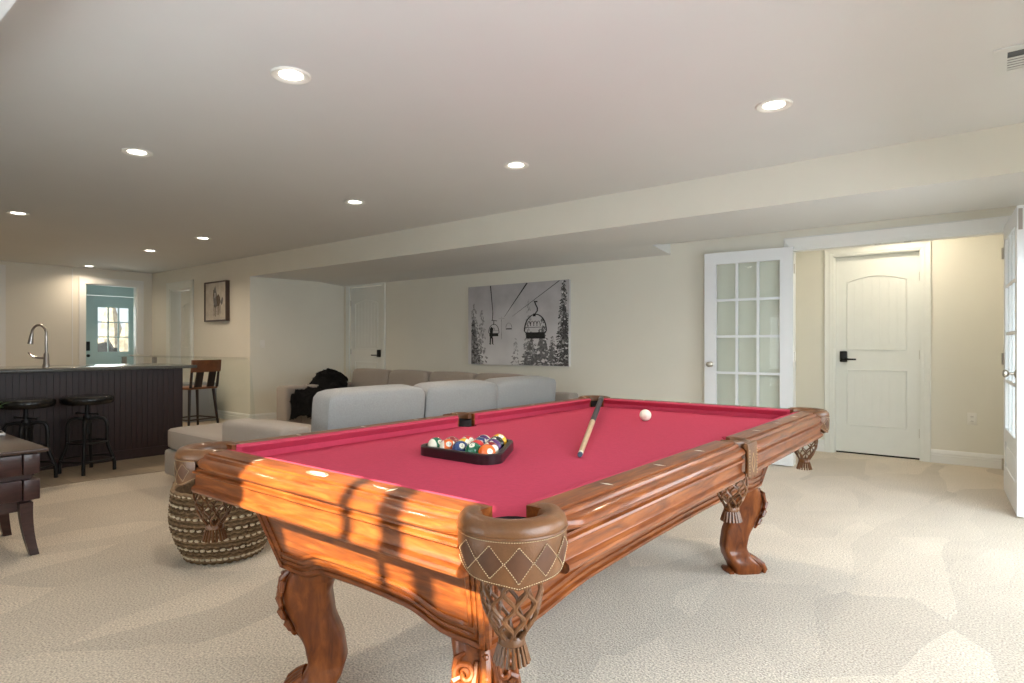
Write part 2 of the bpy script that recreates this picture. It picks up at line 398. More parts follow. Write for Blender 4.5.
# ---- panelled doors
def panel_door(name, x0, x1, z0, z1, y, lever='l', label=None, grooves=True, tk=.035):
    """two-panel door with an arched upper panel and plank grooves; front face at y, facing -y"""
    W = x1 - x0; mb = MB(); mb.box(x0, x1, y, y + tk, z0, z1)
    a, b = x0 + .15 * W, x1 - .15 * W; H = z1 - z0
    def frame(outl, t=.011, d=.007):
        n = len(outl); mb.tube([(p[0], y - .001, p[1]) for p in outl], t, 6, closed=True, flat=.6)
    arch = [(a, z0 + .525 * H), (b, z0 + .525 * H), (b, z0 + .87 * H)]
    for i in range(1, 12):
        u = i / 12; arch.append((b + (a - b) * u, z0 + .87 * H + sin(pi * u) * .055))
    arch.append((a, z0 + .87 * H)); frame(arch)
    frame([(a, z0 + .14 * H), (b, z0 + .14 * H), (b, z0 + .42 * H), (a, z0 + .42 * H)])
    o = struct(name, mb, M['door'])
    if grooves:
        g = MB(); n = 7
        for i in range(1, n):
            x = a + (b - a) * i / n
            zt = z0 + .87 * H + sin(pi * i / n) * .055
            for (c, d) in ((z0 + .55 * H, zt - .03), (z0 + .165 * H, z0 + .395 * H)):
                g.tube([(x, y - .0004, c), (x, y - .0004, d)], .003, 5)
        g.build('panel_groove', M['door'], o)
    s = 1 if lever == 'l' else -1; lx = x0 + .08 if lever == 'l' else x1 - .08
    h = MB(); zl = z0 + .475 * H
    if lever == 'none': return o
    h.rbox(lx - .036, lx + .036, y - .028, y, zl - .03, zl + .085, .008)
    h.tube([(lx, y - .028, zl), (lx, y - .06, zl), (lx + s * .02, y - .062, zl), (lx + s * .125, y - .062, zl)], .009, 8)
    h.build('door_handle', M['black'], o)
    for z in (z0 + .12 * H, z0 + .5 * H, z0 + .88 * H):
        q = MB(); hx = x1 if lever == 'l' else x0
        q.tube([(hx, y - .006, z - .045), (hx, y - .006, z + .045)], .007, 8); q.build('hinge', M['nickel'], o)
    return o
panel_door('door_1', -1.335, -.575, .018, 2.088, YH + .05, 'l')
mb = MB(); mb.box(-1.33, -.58, YH + .06, YH + .09, 0, .017); struct('door_gap_dark', mb, M['hole'], 0)  # near-black strip painted in for the shade in the gap under the door
panel_door('door_2', -8.262, -7.468, .012, 2.082, YB + .02, 'r')
panel_door('door_3', -11.28, -10.57, .012, 2.10, YF + .16, 'none')

# ---- french doors: 12 lites over a raised panel
def french(name, loc, rz, W, H, knob_side, label):
    """leaf in local x[0,W], y thickness [-.018,.018], hinge at x=0"""
    o = thing(name, label, 'door', loc, rz); mb = MB(); t = .018; st = .115
    zg0, zg1 = .50, H - .115
    mb.box(0, st, -t, t, 0, H); mb.box(W - st, W, -t, t, 0, H); mb.box(st, W - st, -t, t, H - .115, H)
    mb.box(st, W - st, -t, t, 0, .20); mb.box(st, W - st, -t, t, .40, zg0); mb.box(st, W - st, -t + .008, t - .008, .20, .40)
    mb.rbox(st + .035, W - st - .035, -t + .002, t - .002, .235, .365, .006)
    mb.build('leaf_frame', M['french'], o)
    m = MB(); gw = W - 2 * st
    for i in (1, 2):
        x = st + gw * i / 3; m.box(x - .012, x + .012, -.013, .013, zg0, zg1)
    for k in (1, 2, 3):
        z = zg0 + (zg1 - zg0) * k / 4
        for i in range(3):
            m.box(st + gw * i / 3 + (.012 if i else 0), st + gw * (i + 1) / 3 - (.012 if i < 2 else 0), -.013, .013, z - .012, z + .012)
    m.build('glazing_bar', M['french'], o)
    for i in range(3):
        for k in range(4):
            g = MB(); x0 = st + gw * i / 3 + .008; x1 = st + gw * (i + 1) / 3 - .008
            z0 = zg0 + (zg1 - zg0) * k / 4 + .008; z1 = zg0 + (zg1 - zg0) * (k + 1) / 4 - .008
            g.box(x0, x1, -.002, .002, z0, z1); g.build('glass_pane', M['pane'], o, 0)
    kx = W - .062
    for s in (-1, 1):
        k = MB(); prof = [(.0285, 0), (.0285, .004), (.018, .008), (.009, .012), (.009, .035), (.02, .042), (.027, .052), (.027, .062), (.018, .07), (.004, .072)]
        k.loft([[(kx + r * cos(2 * pi * j / 18), s * (t + z), .945 + r * sin(2 * pi * j / 18)) for j in range(18)] for r, z in prof])
        k.build('knob', M['nickel'], o)
    for z in (.2, 1.03, 1.86):
        q = MB(); q.tube([(0, -t - .005, z - .045), (0, -t - .005, z + .045)], .008, 8); q.box(-.0015, .03, -t - .0015, -t, z - .045, z + .045); q.build('hinge', M['nickel'], o)
    # bolt plate and latch plate on the free edge
    q = MB(); q.box(W, W + .002, -.011, .011, H - .16, H - .02); q.box(W + .002, W + .004, -.005, .005, H - .12, H - .06); q.build('flush_bolt', M['steel'], o, 0)
    q = MB(); q.box(W, W + .002, -.012, .012, .915, .975); q.build('latch_plate', M['nickel'], o, 0)
    return o
ang = math.atan2(6.12 - 6.17, -2.32 + 1.49)
french('french_door', (-1.478, 6.150, .012), ang, .83, 2.065, 1, 'white glazed french door folded back flat against the cream wall beside the picture')
french('french_door', (.082, 6.172, .012), math.atan2(-.92, .060), .915, 2.065, 1, 'white glazed french door seen nearly edge-on, standing open at the right edge of the doorway')

# ---- entrance behind the far doorway: pale blue door with nine lites
XV = -13.05
wall_with_holes('wall_entrance', lambda mb, a, b, c, d: mb.box(XV - .1, XV, a, b, c, d), 3.2, 5.0, 0, CEIL, [(3.83, 4.84, 0, 2.08)], .1, M['bluedoor'])
mb = MB(); mb.box(XV, XW - .12, 3.3, 3.4, 0, CEIL); mb.box(XV, XW - .12, 4.95, 5.0, 0, CEIL); struct('wall_entrance_sides', mb, M['bluedoor'], 0)
wy0, wy1, wz0, wz1 = 4.13, 4.65, 1.03, 1.86
mb = MB(); dx0, dx1 = XV - .05, XV - .01
for (a, b, c, d) in ((3.84, wy0, 0.01, 2.07), (wy1, 4.83, .01, 2.07), (wy0, wy1, .01, wz0), (wy0, wy1, wz1, 2.07)): mb.box(dx0, dx1, a, b, c, d)
od = struct('door_4', mb, M['bluedoor'], 0)
mb = MB()
for i in (1, 2):
    y = wy0 + (wy1 - wy0) * i / 3; mb.box(dx0 + .005, dx1 + .002, y - .009, y + .009, wz0, wz1)
    z = wz0 + (wz1 - wz0) * i / 3
    for k in range(3): mb.box(dx0 + .005, dx1 + .002, wy0 + (wy1 - wy0) * k / 3 + (.009 if k else 0), wy0 + (wy1 - wy0) * (k + 1) / 3 - (.009 if k < 2 else 0), z - .009, z + .009)
mb.build('glazing_bar', M['bluedoor'], od, 0)
mb = MB(); mb.box(XV - .032, XV - .028, wy0, wy1, wz0, wz1); mb.build('glass_pane', M['pane'], od, 0)
mb = MB(); mb.rbox(dx1, dx1 + .03, 3.93, 4.00, 1.05, 1.22, .01); mb.build('keypad_lock', M['black'], od)
mb = MB(); mb.ball((dx1 + .045, 3.965, .96), .03); mb.tube([(dx1, 3.965, .96), (dx1 + .03, 3.965, .96)], .012); mb.build('door_knob', M['black'], od)
# what lies outside its panes
mb = MB(); mb.box(-24, -13.4, -2, 14, -.2, .2); struct('ground_outside', mb, M['snow'], 0)
for i, (x, y, r, h) in enumerate([(-15.4, 4.95, .34, 1.15), (-15.9, 5.62, .20, 1.55), (-14.6, 4.95, .14, .95), (-17.6, 5.85, .30, 2.0)]):
    mb = MB(); prof = [(r * .9, 0), (r, h * .3), (r * .8, h * .7), (r * .35, h * .95)]; mb.lathe(prof, (x, y, .2), 9)
    tag(mb.build('garden_rock', M['stone'], None, 20), ['snowy rock seen through the entrance door panes, lowest and widest', 'tall grey rock seen through the right panes of the entrance door', 'small dark rock seen through the bottom panes of the entrance door', 'dark upright rock rising behind the others outside the entrance door'][i], 'rock')

# ------------------------------------------------------------------ lights in the ceiling
LP = [(-2.671, 1.657), (-.938, 3.494), (-4.553, 1.67), (-2.721, 3.496), (-4.578, 3.486), (-7.576, 1.711), (-7.568, 3.507), (-9.139, 3.515), (-11.713, 3.578)]
LL = ['round recessed ceiling light, large, above the near end of the pool table left of centre',
      'round recessed ceiling light above the right side, nearest the air vent',
      'recessed ceiling light second along the left row, between the large light and the bar',
      'recessed ceiling light nearest the soffit, above the middle of the pool table',
      'recessed ceiling light above the sofa, second from the middle along the soffit row',
      'recessed ceiling light at the left edge, over the bar stools',
      'recessed ceiling light in the soffit row above the end of the bar',
      'small recessed ceiling light beyond the bar, close to the entrance doorway side',
      'farthest recessed ceiling light, just before the entrance doorway']
WARM = (1, .80, .58)
for i, (x, y) in enumerate(LP):
    t = thing('ceiling_light', LL[i], 'ceiling light', (x, y, CEIL), 0, 'recessed ceiling lights')
    mb = MB(); mb.lathe([(.056, -.0005), (.060, -.004), (.088, -.009), (.092, -.006), (.094, -.0005)], n=32, cap=False)
    mb.build('trim_ring', M['plastic'], t)
    mb = MB(); mb.lathe([(.056, -.0015), (.05, -.0035), (.02, -.005)], n=32); mb.build('diffuser', M['lamp'], t)
    ld = bpy.data.lights.new('downlight', 'AREA'); ld.shape = 'DISK'; ld.size = .11; ld.spread = radians(150)
    ld.energy = (8, 8, 10, 10, 12, 16, 15, 13, 7)[i]; ld.color = (1, .90, .76) if i in (0, 1) else WARM
    lo = bpy.data.objects.new('downlight', ld); COL.objects.link(lo); lo.location = (x, y, CEIL - .012); lo.parent = None

def area(name, loc, rot, sx, sy, e, col):
    ld = bpy.data.lights.new(name, 'AREA'); ld.shape = 'RECTANGLE'; ld.size = sx; ld.size_y = sy; ld.energy = e; ld.color = col
    lo = bpy.data.objects.new(name, ld); COL.objects.link(lo); lo.location = loc; lo.rotation_euler = rot; return lo
DAY = (.82, .92, 1.0)
area('daylight_east', (XE - .50, 1.2, 1.18), (0, radians(48), 0), 1.65, 1.8, 112, DAY)
area('fill_east_far', (XE - .50, 4.2, 1.18), (0, radians(42), 0), 1.6, 1.6, 70, DAY)  # added fill, bounced off the floor to brighten the soffit underside
area('daylight_south', (-2.05, YS + .008, 1.03), (radians(90), 0, 0), 1.36, 1.42, 46, DAY)     # blind window behind the camera
area('daylight_high', (-.3, YS - .125, 1.86), (radians(90), 0, 0), .8, .5, 12, DAY)
# hallway ceiling lamp
area('hall_lamp', (-.7, 6.8, CEIL - .02), (0, 0, 0), .25, .25, 12, (1, .86, .66))
area('entrance_day', (XV + .1, 4.3, 1.5), (0, radians(-90), 0), .8, .5, 5, (.9, 1, 1))
area('warm_fill', (-10.0, 1.0, CEIL - .02), (0, 0, 0), .3, .3, 24, WARM)  # unseen fill light added to warm the bar side

sd = bpy.data.lights.new('sun', 'SUN'); sd.energy = 34; sd.angle = radians(.8); sd.color = (1, .87, .62)
so = bpy.data.objects.new('sun', sd); COL.objects.link(so)
so.rotation_euler = Vector((-.50, 1.0, -.64)).to_track_quat('-Z', 'Y').to_euler()

w = bpy.data.worlds.new('World'); SC.world = w; w.use_nodes = True
w.node_tree.nodes['Background'].inputs[0].default_value = (.93, .96, 1, 1); w.node_tree.nodes['Background'].inputs[1].default_value = 1.3

# ceiling vent
t = thing('ceiling_vent', 'white rectangular ceiling air register cut by the right edge', 'vent', (.19, 3.61, CEIL))
mb = MB(); W, D = .19, .165
for (a, b, c, d) in ((-W, W, -D, -D + .05), (-W, W, D - .05, D), (-W, -W + .05, -D + .05, D - .05), (W - .05, W, -D + .05, D - .05)): mb.box(a, b, c, d, -.008, 0)
mb.build('register_frame', M['vent'], t, 0)
mb = MB(); mb.box(-W + .05, W - .05, -D + .05, D - .05, -.002, -.001); mb.build('duct_shade', M['ventshade'], t, 0)  # dark sheet painted in for the shade behind the louvres; ceiling is closed
for k in range(5):
    mb = MB(); y = -D + .125 + k * .032; mb.box(-W + .05, W - .05, y, y + .022, -.0068, -.0055); mb.build('louvre', M['vent'], t, 0)

# wall plates
def plate(loc, rz, kind, label):
    t = thing(kind, label, 'outlet' if kind == 'wall_outlet' else 'switch', loc, rz)
    mb = MB(); mb.rbox(-.036, .036, -.006, 0, -.058, .058, .003); mb.build('cover_plate', M['plastic'], t)
    if kind == 'wall_outlet':
        for z in (-.022, .022):
            mb = MB(); mb.rbox(-.017, .017, -.009, -.006, z - .015, z + .015, .002)
            mb.mi = 1; mb.box(-.008, -.005, -.0095, -.009, z - .004, z + .006); mb.box(.005, .008, -.0095, -.009, z - .004, z + .006)
            mb.build('socket', [M['plastic'], M['black']], t)
    else:
        mb = MB(); mb.rbox(-.016, .016, -.010, -.006, -.033, .033, .002); mb.build('rocker', M['plastic'], t)
plate((-.159, YH, .448), 0, 'wall_outlet', 'white double wall outlet low on the hallway wall right of the door')
plate((XR + .202 * .112, 4.86, 1.17), pi / 2 - .124, 'light_switch', 'white light switch on the pale recess wall behind the sofa')

# ------------------------------------------------------------------ pictures
def mk_print_mat(name, top, bot, sc, lo, hi):
    m = bpy.data.materials.new(name); m.use_nodes = True; nt = m.node_tree; b = nt.nodes['Principled BSDF']; N = nt.nodes
    tc = N.new('ShaderNodeTexCoord'); n = N.new('ShaderNodeTexNoise'); n.inputs['Scale'].default_value = sc; n.inputs['Detail'].default_value = 6
    _lnk(nt, tc.outputs['Object'], n.inputs['Vector'])
    sp = N.new('ShaderNodeSeparateXYZ'); _lnk(nt, tc.outputs['Object'], sp.inputs[0])
    mr = N.new('ShaderNodeMapRange'); mr.inputs['From Min'].default_value = lo; mr.inputs['From Max'].default_value = hi
    _lnk(nt, sp.outputs['Z'], mr.inputs['Value'])
    mx = N.new('ShaderNodeMix'); mx.data_type = 'RGBA'; mx.inputs['A'].default_value = (*bot, 1); mx.inputs['B'].default_value = (*top, 1)
    _lnk(nt, mr.outputs[0], mx.inputs['Factor'])
    m2 = N.new('ShaderNodeMix'); m2.data_type = 'RGBA'; m2.blend_type = 'OVERLAY'; m2.inputs['Factor'].default_value = .35
    _lnk(nt, mx.outputs['Result'], m2.inputs['A']); _lnk(nt, n.outputs['Fac'], m2.inputs['B']); _lnk(nt, m2.outputs['Result'], b.inputs['Base Color'])
    b.inputs['Roughness'].default_value = .6
    return m
M['sky_print'] = mk_print_mat('print_sky', (.44, .43, .45), (.72, .71, .72), 4, .1, .9)
M['paper'] = mk_print_mat('print_paper', (.56, .52, .46), (.50, .46, .40), 12, 0, .6)
def ink(name, c): return mat(name, (c, c * .98, c * 1.0), .7, var=.5, vscale=38)
M['ink1'] = ink('ink_black', .02); M['ink2'] = ink('ink_dark', .07); M['ink3'] = ink('ink_mid', .16); M['ink4'] = ink('ink_pale', .32); M['ink5'] = ink('ink_snow', .6)
M['ink_sepia'] = mat('ink_sepia', (.12, .09, .07), .7, var=.4, vscale=30)
PX0, PX1, PZ0, PZ1 = -5.62, -3.99, .893, 1.94
PW, PH = PX1 - PX0, PZ1 - PZ0
t = thing('canvas_picture', 'large black and white photo canvas of ski chairlifts among snowy firs', 'picture', (PX0, YB - .001, PZ0))
mb = MB(); mb.box(0, PW, -.035, 0, 0, PH); mb.build('canvas', M['sky_print'], t, 0)
mb = MB(); YF0 = -.0352
def flat(poly, mi, d=0.): # picture-space 0..1, origin bottom left
    mb.add([(min(.996, u + .03 * min(1, (1 - u) * 4)) * PW, YF0 - d, v * PH) for u, v in poly], [tuple(range(len(poly)))], mi)
rnd = random.Random(3)
def fir(cx, base, top, w, mi, d, n=13, snow=True):
    """a fir: many small drooping bough strokes"""
    for k in range(n * 6):
        h = rnd.random() ** 1.2; z = base + (top - base) * h; ww = w * (1 - h * .88)
        x = cx + rnd.uniform(-1, 1) * ww; L = rnd.uniform(.25, .6) * w * (1 - .6 * h); s = 1 if x > cx else -1
        th = (top - base) / n * rnd.uniform(.35, .75)
        poly = [(x - s * L * .3, z + th * .6), (x + s * L * .6, z - th * .2), (x + s * L * .2, z - th * .7), (x - s * L * .4, z - th * .1)]
        poly = [(min(max(a, .004), .996), min(max(b, .004), .996)) for a, b in poly]
        flat(poly, mi if not snow or rnd.random() < .72 else min(mi + 2, 4), d + k * 2e-6)
for (c_, w_, h_, mi_) in ((.02, .07, .70, 2), (.62, .07, .34, 2), (.73, .07, .48, 2), (.83, .05, .3, 2), (.95, .048, .97, 1)):
    flat([(max(.004, c_ - w_), .004), (min(.996, c_ + w_), .004), (min(.996, c_ + w_ * .8), h_ * .4), (c_ + .004, h_), (max(.004, c_ - w_ * .8), h_ * .4)], mi_, .00005)
fir(.03, 0, .80, .10, 3, .0, 14, False); fir(.12, 0, .72, .07, 3, .0002, 12, False)
fir(.02, 0, .52, .09, 1, .0004); fir(.085, .02, .40, .05, 2, .0006)
fir(.60, .1, .80, .055, 3, .0003, 12, False); fir(.47, .0, .33, .05, 3, .0004, 8)
fir(.62, 0, .40, .10, 2, .0006); fir(.73, 0, .55, .09, 2, .0008, 12); fir(.83, 0, .35, .07, 2, .0010)
fir(.94, 0, .99, .085, 2, .0011, 26); fir(.95, 0, .99, .095, 1, .0012, 22); fir(.92, 0, .45, .08, 1, .0014)
def line2(a, b, w0, w1, mi, d=.002):
    dx, dy = b[0] - a[0], b[1] - a[1]; L = sqrt(dx * dx + dy * dy); nx, ny = -dy / L, dx / L
    flat([(a[0] + nx * w0, a[1] + ny * w0), (b[0] + nx * w1, b[1] + ny * w1), (b[0] - nx * w1, b[1] - ny * w1), (a[0] - nx * w0, a[1] - ny * w0)], mi, d)
line2((.36, .60), (.585, .995), .0015, .007, 0); line2((.44, .60), (.905, .995), .0015, .0045, 1)
line2((.215, .995), (.240, .66), .005, .003, 0)
def arc2(cx, cy, rx, ry, a0, a1, w, mi, n=18, d=.0022):
    for i in range(n):
        t0, t1 = a0 + (a1 - a0) * i / n, a0 + (a1 - a0) * (i + 1) / n
        line2((cx + rx * cos(t0), cy + ry * sin(t0)), (cx + rx * cos(t1), cy + ry * sin(t1)), w, w, mi, d)
def lift_chair(cx, cy, s, seats):
    arc2(cx, cy, .105 * s, .20 * s, 0, pi, .006 * s, 0); line2((cx - .105 * s, cy), (cx - .07 * s, cy - .05 * s), .005 * s, .005 * s, 0)
    line2((cx + .105 * s, cy), (cx + .07 * s, cy - .05 * s), .005 * s, .005 * s, 0)
    flat([(cx - .09 * s, cy - .09 * s), (cx + .09 * s, cy - .09 * s), (cx + .09 * s, cy - .015 * s), (cx - .09 * s, cy - .015 * s)], 0, .0024)
    line2((cx - .10 * s, cy + .045 * s), (cx + .10 * s, cy + .045 * s), .003 * s, .003 * s, 0)
    for k in range(seats): arc2(cx - .06 * s + .04 * s * k * (4 / max(seats, 1)) * .75, cy + .06 * s, .016 * s, .06 * s, 0, pi, .003 * s, 0, 8)
lift_chair(.665, .415, 1., 4)
[line2(p_, q_, .006, .006, 0, .0022) for p_, q_ in zip([(.655, .775), (.668, .73), (.684, .69), (.683, .655), (.665, .625)], [(.668, .73), (.684, .69), (.683, .655), (.665, .625), (.655, .60)])]; line2((.655, .59), (.655, .625), .014, .010, 0); line2((.66, .765), (.685, .765), .008, .008, 0)
lift_chair(.25, .405, .52, 2)
line2((.24, .66), (.235, .56), .004, .003, 0); line2((.225, .56), (.285, .55), .004, .004, 0); line2((.25, .55), (.25, .50), .004, .004, 0)
flat([(.21, .33), (.238, .33), (.242, .46), (.225, .48), (.208, .45)], 0, .0026); line2((.215, .34), (.212, .26), .007, .006, 0, .0026); line2((.235, .34), (.238, .26), .007, .006, 0, .0026)
line2((.20, .265), (.22, .255), .003, .003, 0); line2((.23, .265), (.25, .255), .003, .003, 0)
flat([(.375, .44), (.435, .44), (.435, .455), (.375, .455)], 1, .0024); arc2(.405, .46, .03, .06, 0, pi, .002, 2)
line2((.33, .32), (.33, .60), .003, .002, 3); line2((.30, .58), (.36, .58), .003, .003, 3)
mb.build('print', [M['ink1'], M['ink2'], M['ink3'], M['ink4'], M['ink5']], t, 0)

HX0, HX1, HZ0, HZ1 = -9.93, -9.22, 1.525, 2.15
t = thing('framed_picture', 'small brown framed sketch of a horse on the wall above the bar table', 'picture', (HX0, YF - .001, HZ0))
HW, HH = HX1 - HX0, HZ1 - HZ0; mb = MB()
for (a, b, c, d) in ((0, HW, 0, .022), (0, HW, HH - .022, HH), (0, .022, .022, HH - .022), (HW - .022, HW, .022, HH - .022)): mb.box(a, b, -.06, 0, c, d)
mb.build('picture_frame', M['frame_br'], t, 0)
mb = MB(); mb.box(.022, HW - .022, -.045, -.002, .022, HH - .022); mb.mi = 0
def hp(poly, mi=0, d=0):
    mb.add([(u * HW, -.0455 - d, v * HH) for u, v in poly], [tuple(range(len(poly)))], mi + 1)
# a horse seen from the front with its foal
hp([(.38, .62), (.43, .78), (.44, .88), (.47, .82), (.50, .90), (.52, .78), (.56, .66), (.54, .50), (.56, .38), (.50, .34), (.42, .36), (.40, .48)], 1)
hp([(.52, .60), (.62, .68), (.70, .60), (.72, .46), (.66, .38), (.56, .38), (.54, .48)], 0, .0002)
hp([(.40, .80), (.44, .80), (.42, .62), (.38, .64)], 0, .0003); hp([(.45, .72), (.49, .72), (.48, .58), (.46, .58)], 2, .0004)
for (a, b, w2) in ((.43, .14, .018), (.50, .12, .018), (.57, .16, .016), (.64, .16, .018), (.70, .18, .016)):
    hp([(a - w2, .40), (a + w2, .40), (a + w2 * .6, b), (a - w2 * .8, b)], 0, .0005)
rr = random.Random(5)
for k in range(70):
    x = rr.gauss(.54, .14); z = rr.gauss(.24, .08); l = rr.uniform(.02, .07)
    x = min(max(x, .1), .9); z = min(max(z, .08), .8)
    hp([(x, z), (x + .006, z), (x + .004 + rr.uniform(-.03, .03), z + l)], rr.choice((0, 1, 1)), .0006 + k * 1e-6)
hp([(.72, .50), (.80, .60), (.84, .54), (.80, .42), (.74, .40)], 1, .0002)
mb.build('drawing', [M['paper'], M['ink_sepia'], M['ink3'], M['ink5']], t, 0)

# ------------------------------------------------------------------ POOL TABLE
CX, CY = -1.376, 2.168; HWN, HLN = .583, 1.173; OW, OL = .722, 1.308; RW = .137
PT = thing('pool_table', 'carved wooden pool table with red cloth and leather net pockets', 'pool table', (CX, CY, 0))
ZB = .763
mb = MB()   # slate bed under cloth, with pocket notches left open at the corners
def notch(cx, cy, r, n, a0, a1): return [(cx + r * cos(a0 + (a1 - a0) * i / n), cy + r * sin(a0 + (a1 - a0) * i / n)) for i in range(n + 1)]
bx, by = HWN + .03, HLN + .03; out = []
cr = .062; cc = .035
def arc_pts(cx, cy, r, a0, a1, n=10): return [(cx + r * cos(radians(a0 + (a1 - a0) * i / n)), cy + r * sin(radians(a0 + (a1 - a0) * i / n))) for i in range(n + 1)]
# corners (counter-clockwise), each notch is a concave arc
out += [(-bx + .07, -by), (bx - .07, -by)]
out += arc_pts(bx, -by, .07, 170, 100)
out += [(bx, -.055)] + arc_pts(bx + .005, 0, .055, 260, 100) + [(bx, .055)]
out += [(bx, by - .08)] + arc_pts(bx, by, .07, 260, 190)
out += [(bx - .08, by), (-bx + .08, by)] + arc_pts(-bx, by, .07, 350, 280)
out += [(-bx, by - .08), (-bx, .055)] + arc_pts(-bx - .005, 0, .055, 80, -80) + [(-bx, -.055), (-bx, -by + .08)]
out += arc_pts(-bx, -by, .07, 80, 10)
mb.prism(out, lambda u, v, w: (u, v, w), ZB - .03, ZB)
mb.build('bed_cloth', M['cloth'], PT, 0)

railp = [(.030, .755), (.030, .8155), (.091, .8155), (.0935, .8145), (.094, .8085), (.0975, .8075), (.0995, .8100), (.104, .8115), (.109, .8100), (.112, .8060), (.1125, .8010), (.117, .8000), (.124, .7985), (.131, .7945), (.1365, .7885), (.1385, .7830), (.136, .7785), (.129, .7775), (.1285, .7740), (.121, .770)]
frp = [(.098, .770), (.121, .770), (.122, .765), (.130, .761), (.132, .756), (.127, .752), (.1225, .750), (.1215, .722), (.123, .718), (.127, .716), (.133, .711), (.1345, .704), (.131, .697), (.124, .693), (.110, .691), (.098, .691)]
cup = [(0, .8095), (.001, .8070), (.0265, .784), (.0270, .760), (.0298, .760), (.0298, .8158), (.018, .8150)]
def along(axis, sgn):
    """returns fn(d, s, z): d outward from the nose line, s along the rail"""
    if axis == 'x': return lambda d, s, z: (s, sgn * (HLN + d), z)
    return lambda d, s, z: (sgn * (HWN + d), s, z)
def rail(axis, sgn, s0, s1, c0, c1, e0, e1):
    fn = along(axis, sgn); wm = M['wood_x'] if axis == 'x' else M['wood_y']
    L = s1 - s0; rings = []
    def ring(s, k): # k=0 full lip, 1 lip drawn in
        return [fn(d if d < .095 else .095 + (d - .095) * (1 - .5 * k), s, z) for d, z in railp]
    for (o, k) in ((0, 1.), (.012, .9), (.03, .55), (.05, .2), (.075, 0)): rings.append(ring(s0 + o, k * e0))
    for (o, k) in ((.075, 0), (.05, .2), (.03, .55), (.012, .9), (0, 1.)): rings.append(ring(s1 - o, k * e1))
    mb = MB(); mb.loft(rings); r = mb.build('rail', wm, PT, 33)
    mb = MB(); mb.prism(frp, lambda u, v, w: fn(u, w, v), s0 + .004, s1 - .004); mb.build('rail_frieze', wm, PT, 30)
    # cushion
    def cring(s, k): return [fn(d + (.0295 - d) * k * .93, s, z) for d, z in cup]
    rings = [cring(c0, 1), cring(c0 + .012, .45), cring(c0 + .03, 0), cring(c1 - .03, 0), cring(c1 - .012, .45), cring(c1, 1)]
    mb = MB(); mb.loft(rings); mb.build('cushion', M['cloth'], PT, 20)
    return r, fn
def sight(r, fn, s):
    mb = MB(); p = [(.046, 0), (.066, -.0055), (.086, 0), (.066, .0055)]
    mb.add([fn(d, s + e, .8162) for d, e in p], [(0, 1, 2, 3)]); mb.build('sight_inlay', M['ivory'], r, 0)
for sg in (-1, 1):
    r, fn = rail('x', sg, -HWN + .02, HWN - .02, -HWN + .034, HWN - .034, 1, 1)
    for s in (-HWN / 2, HWN / 2): sight(r, fn, s)
    if sg < 0:
        mb = MB(); mb.loft([[(.045 * k * cos(2 * pi * j / 24), -(HLN + .066) + .017 * k * sin(2 * pi * j / 24), z) for j in range(24)] for k, z in ((1, .8155), (.98, .8172), (.8, .8176))])
        mb.mi = 1; mb.loft([[(.03 * k * cos(2 * pi * j / 24), -(HLN + .066) + .010 * k * sin(2 * pi * j / 24), z) for j in range(24)] for k, z in ((1, .8176), (.9, .8182))])
        mb.build('name_plate', [M['brass'], M['ivory']], r)
    else: sight(r, fn, 0)
    for (a, b) in ((-HLN + .02, -.052), (.052, HLN - .02)):
        near = a < -.5
        r, fn = rail('y', sg, a, b, a + (.016 if near else -.002 + .01), b - (.01 if near else .016), 1 if near else .25, .25 if near else 1)
        for k in (1, 2, 3): sight(r, fn, (-HLN + HLN * k / 4) if near else HLN * k / 4)

# corner pocket (built for the corner +x,-y around its own centre, then turned)
def arcring(fn_r, angs, prof):
    return [[(r * cos(a), r * sin(a), z) for r, z in prof(a)] for a in angs]
def leather_net(parent, cx, cy, r0, z0, z1, r1, n=9):
    m = MB(); st = 22
    for k in range(n):
        for s in (-1, 1):
            pts = []
            for i in range(st + 1):
                u = i / st; z = z0 + (z1 - z0) * u
                r = r0 + (r1 - r0) * (u ** 1.8) + .010 * sin(pi * u)
                tri = .5 + .5 * cos(u * 4.5 * pi)
                a = 2 * pi * (k + .5 * s * (1 - tri)) / n
                pts.append((cx + r * cos(a), cy + r * sin(a), z))
            m.tube(pts, .0046, 6, flat=.6)
    net = m.build('pocket_net', M['leather'], parent)
    m = MB(); m.lathe([(r1 * 1.05, 0), (r1 * 1.18, -.004), (r1 * 1.2, -.016), (r1 * 1.05, -.02), (r1 * .8, -.02), (r1 * .8, 0)], (cx, cy, z1 + .004), 20, cap=False)
    for k in range(18):
        a = 2 * pi * k / 18; ca, sa = cos(a), sin(a)
        pts = [(cx + (r1 + .002 + .010 * u) * ca, cy + (r1 + .002 + .010 * u) * sa, z1 - .014 - .036 * u) for u in (0, .5, 1)]
        m.tube(pts, [.0032, .0040, .0042], 4)
    m.build('pocket_fringe', M['leather'], parent)
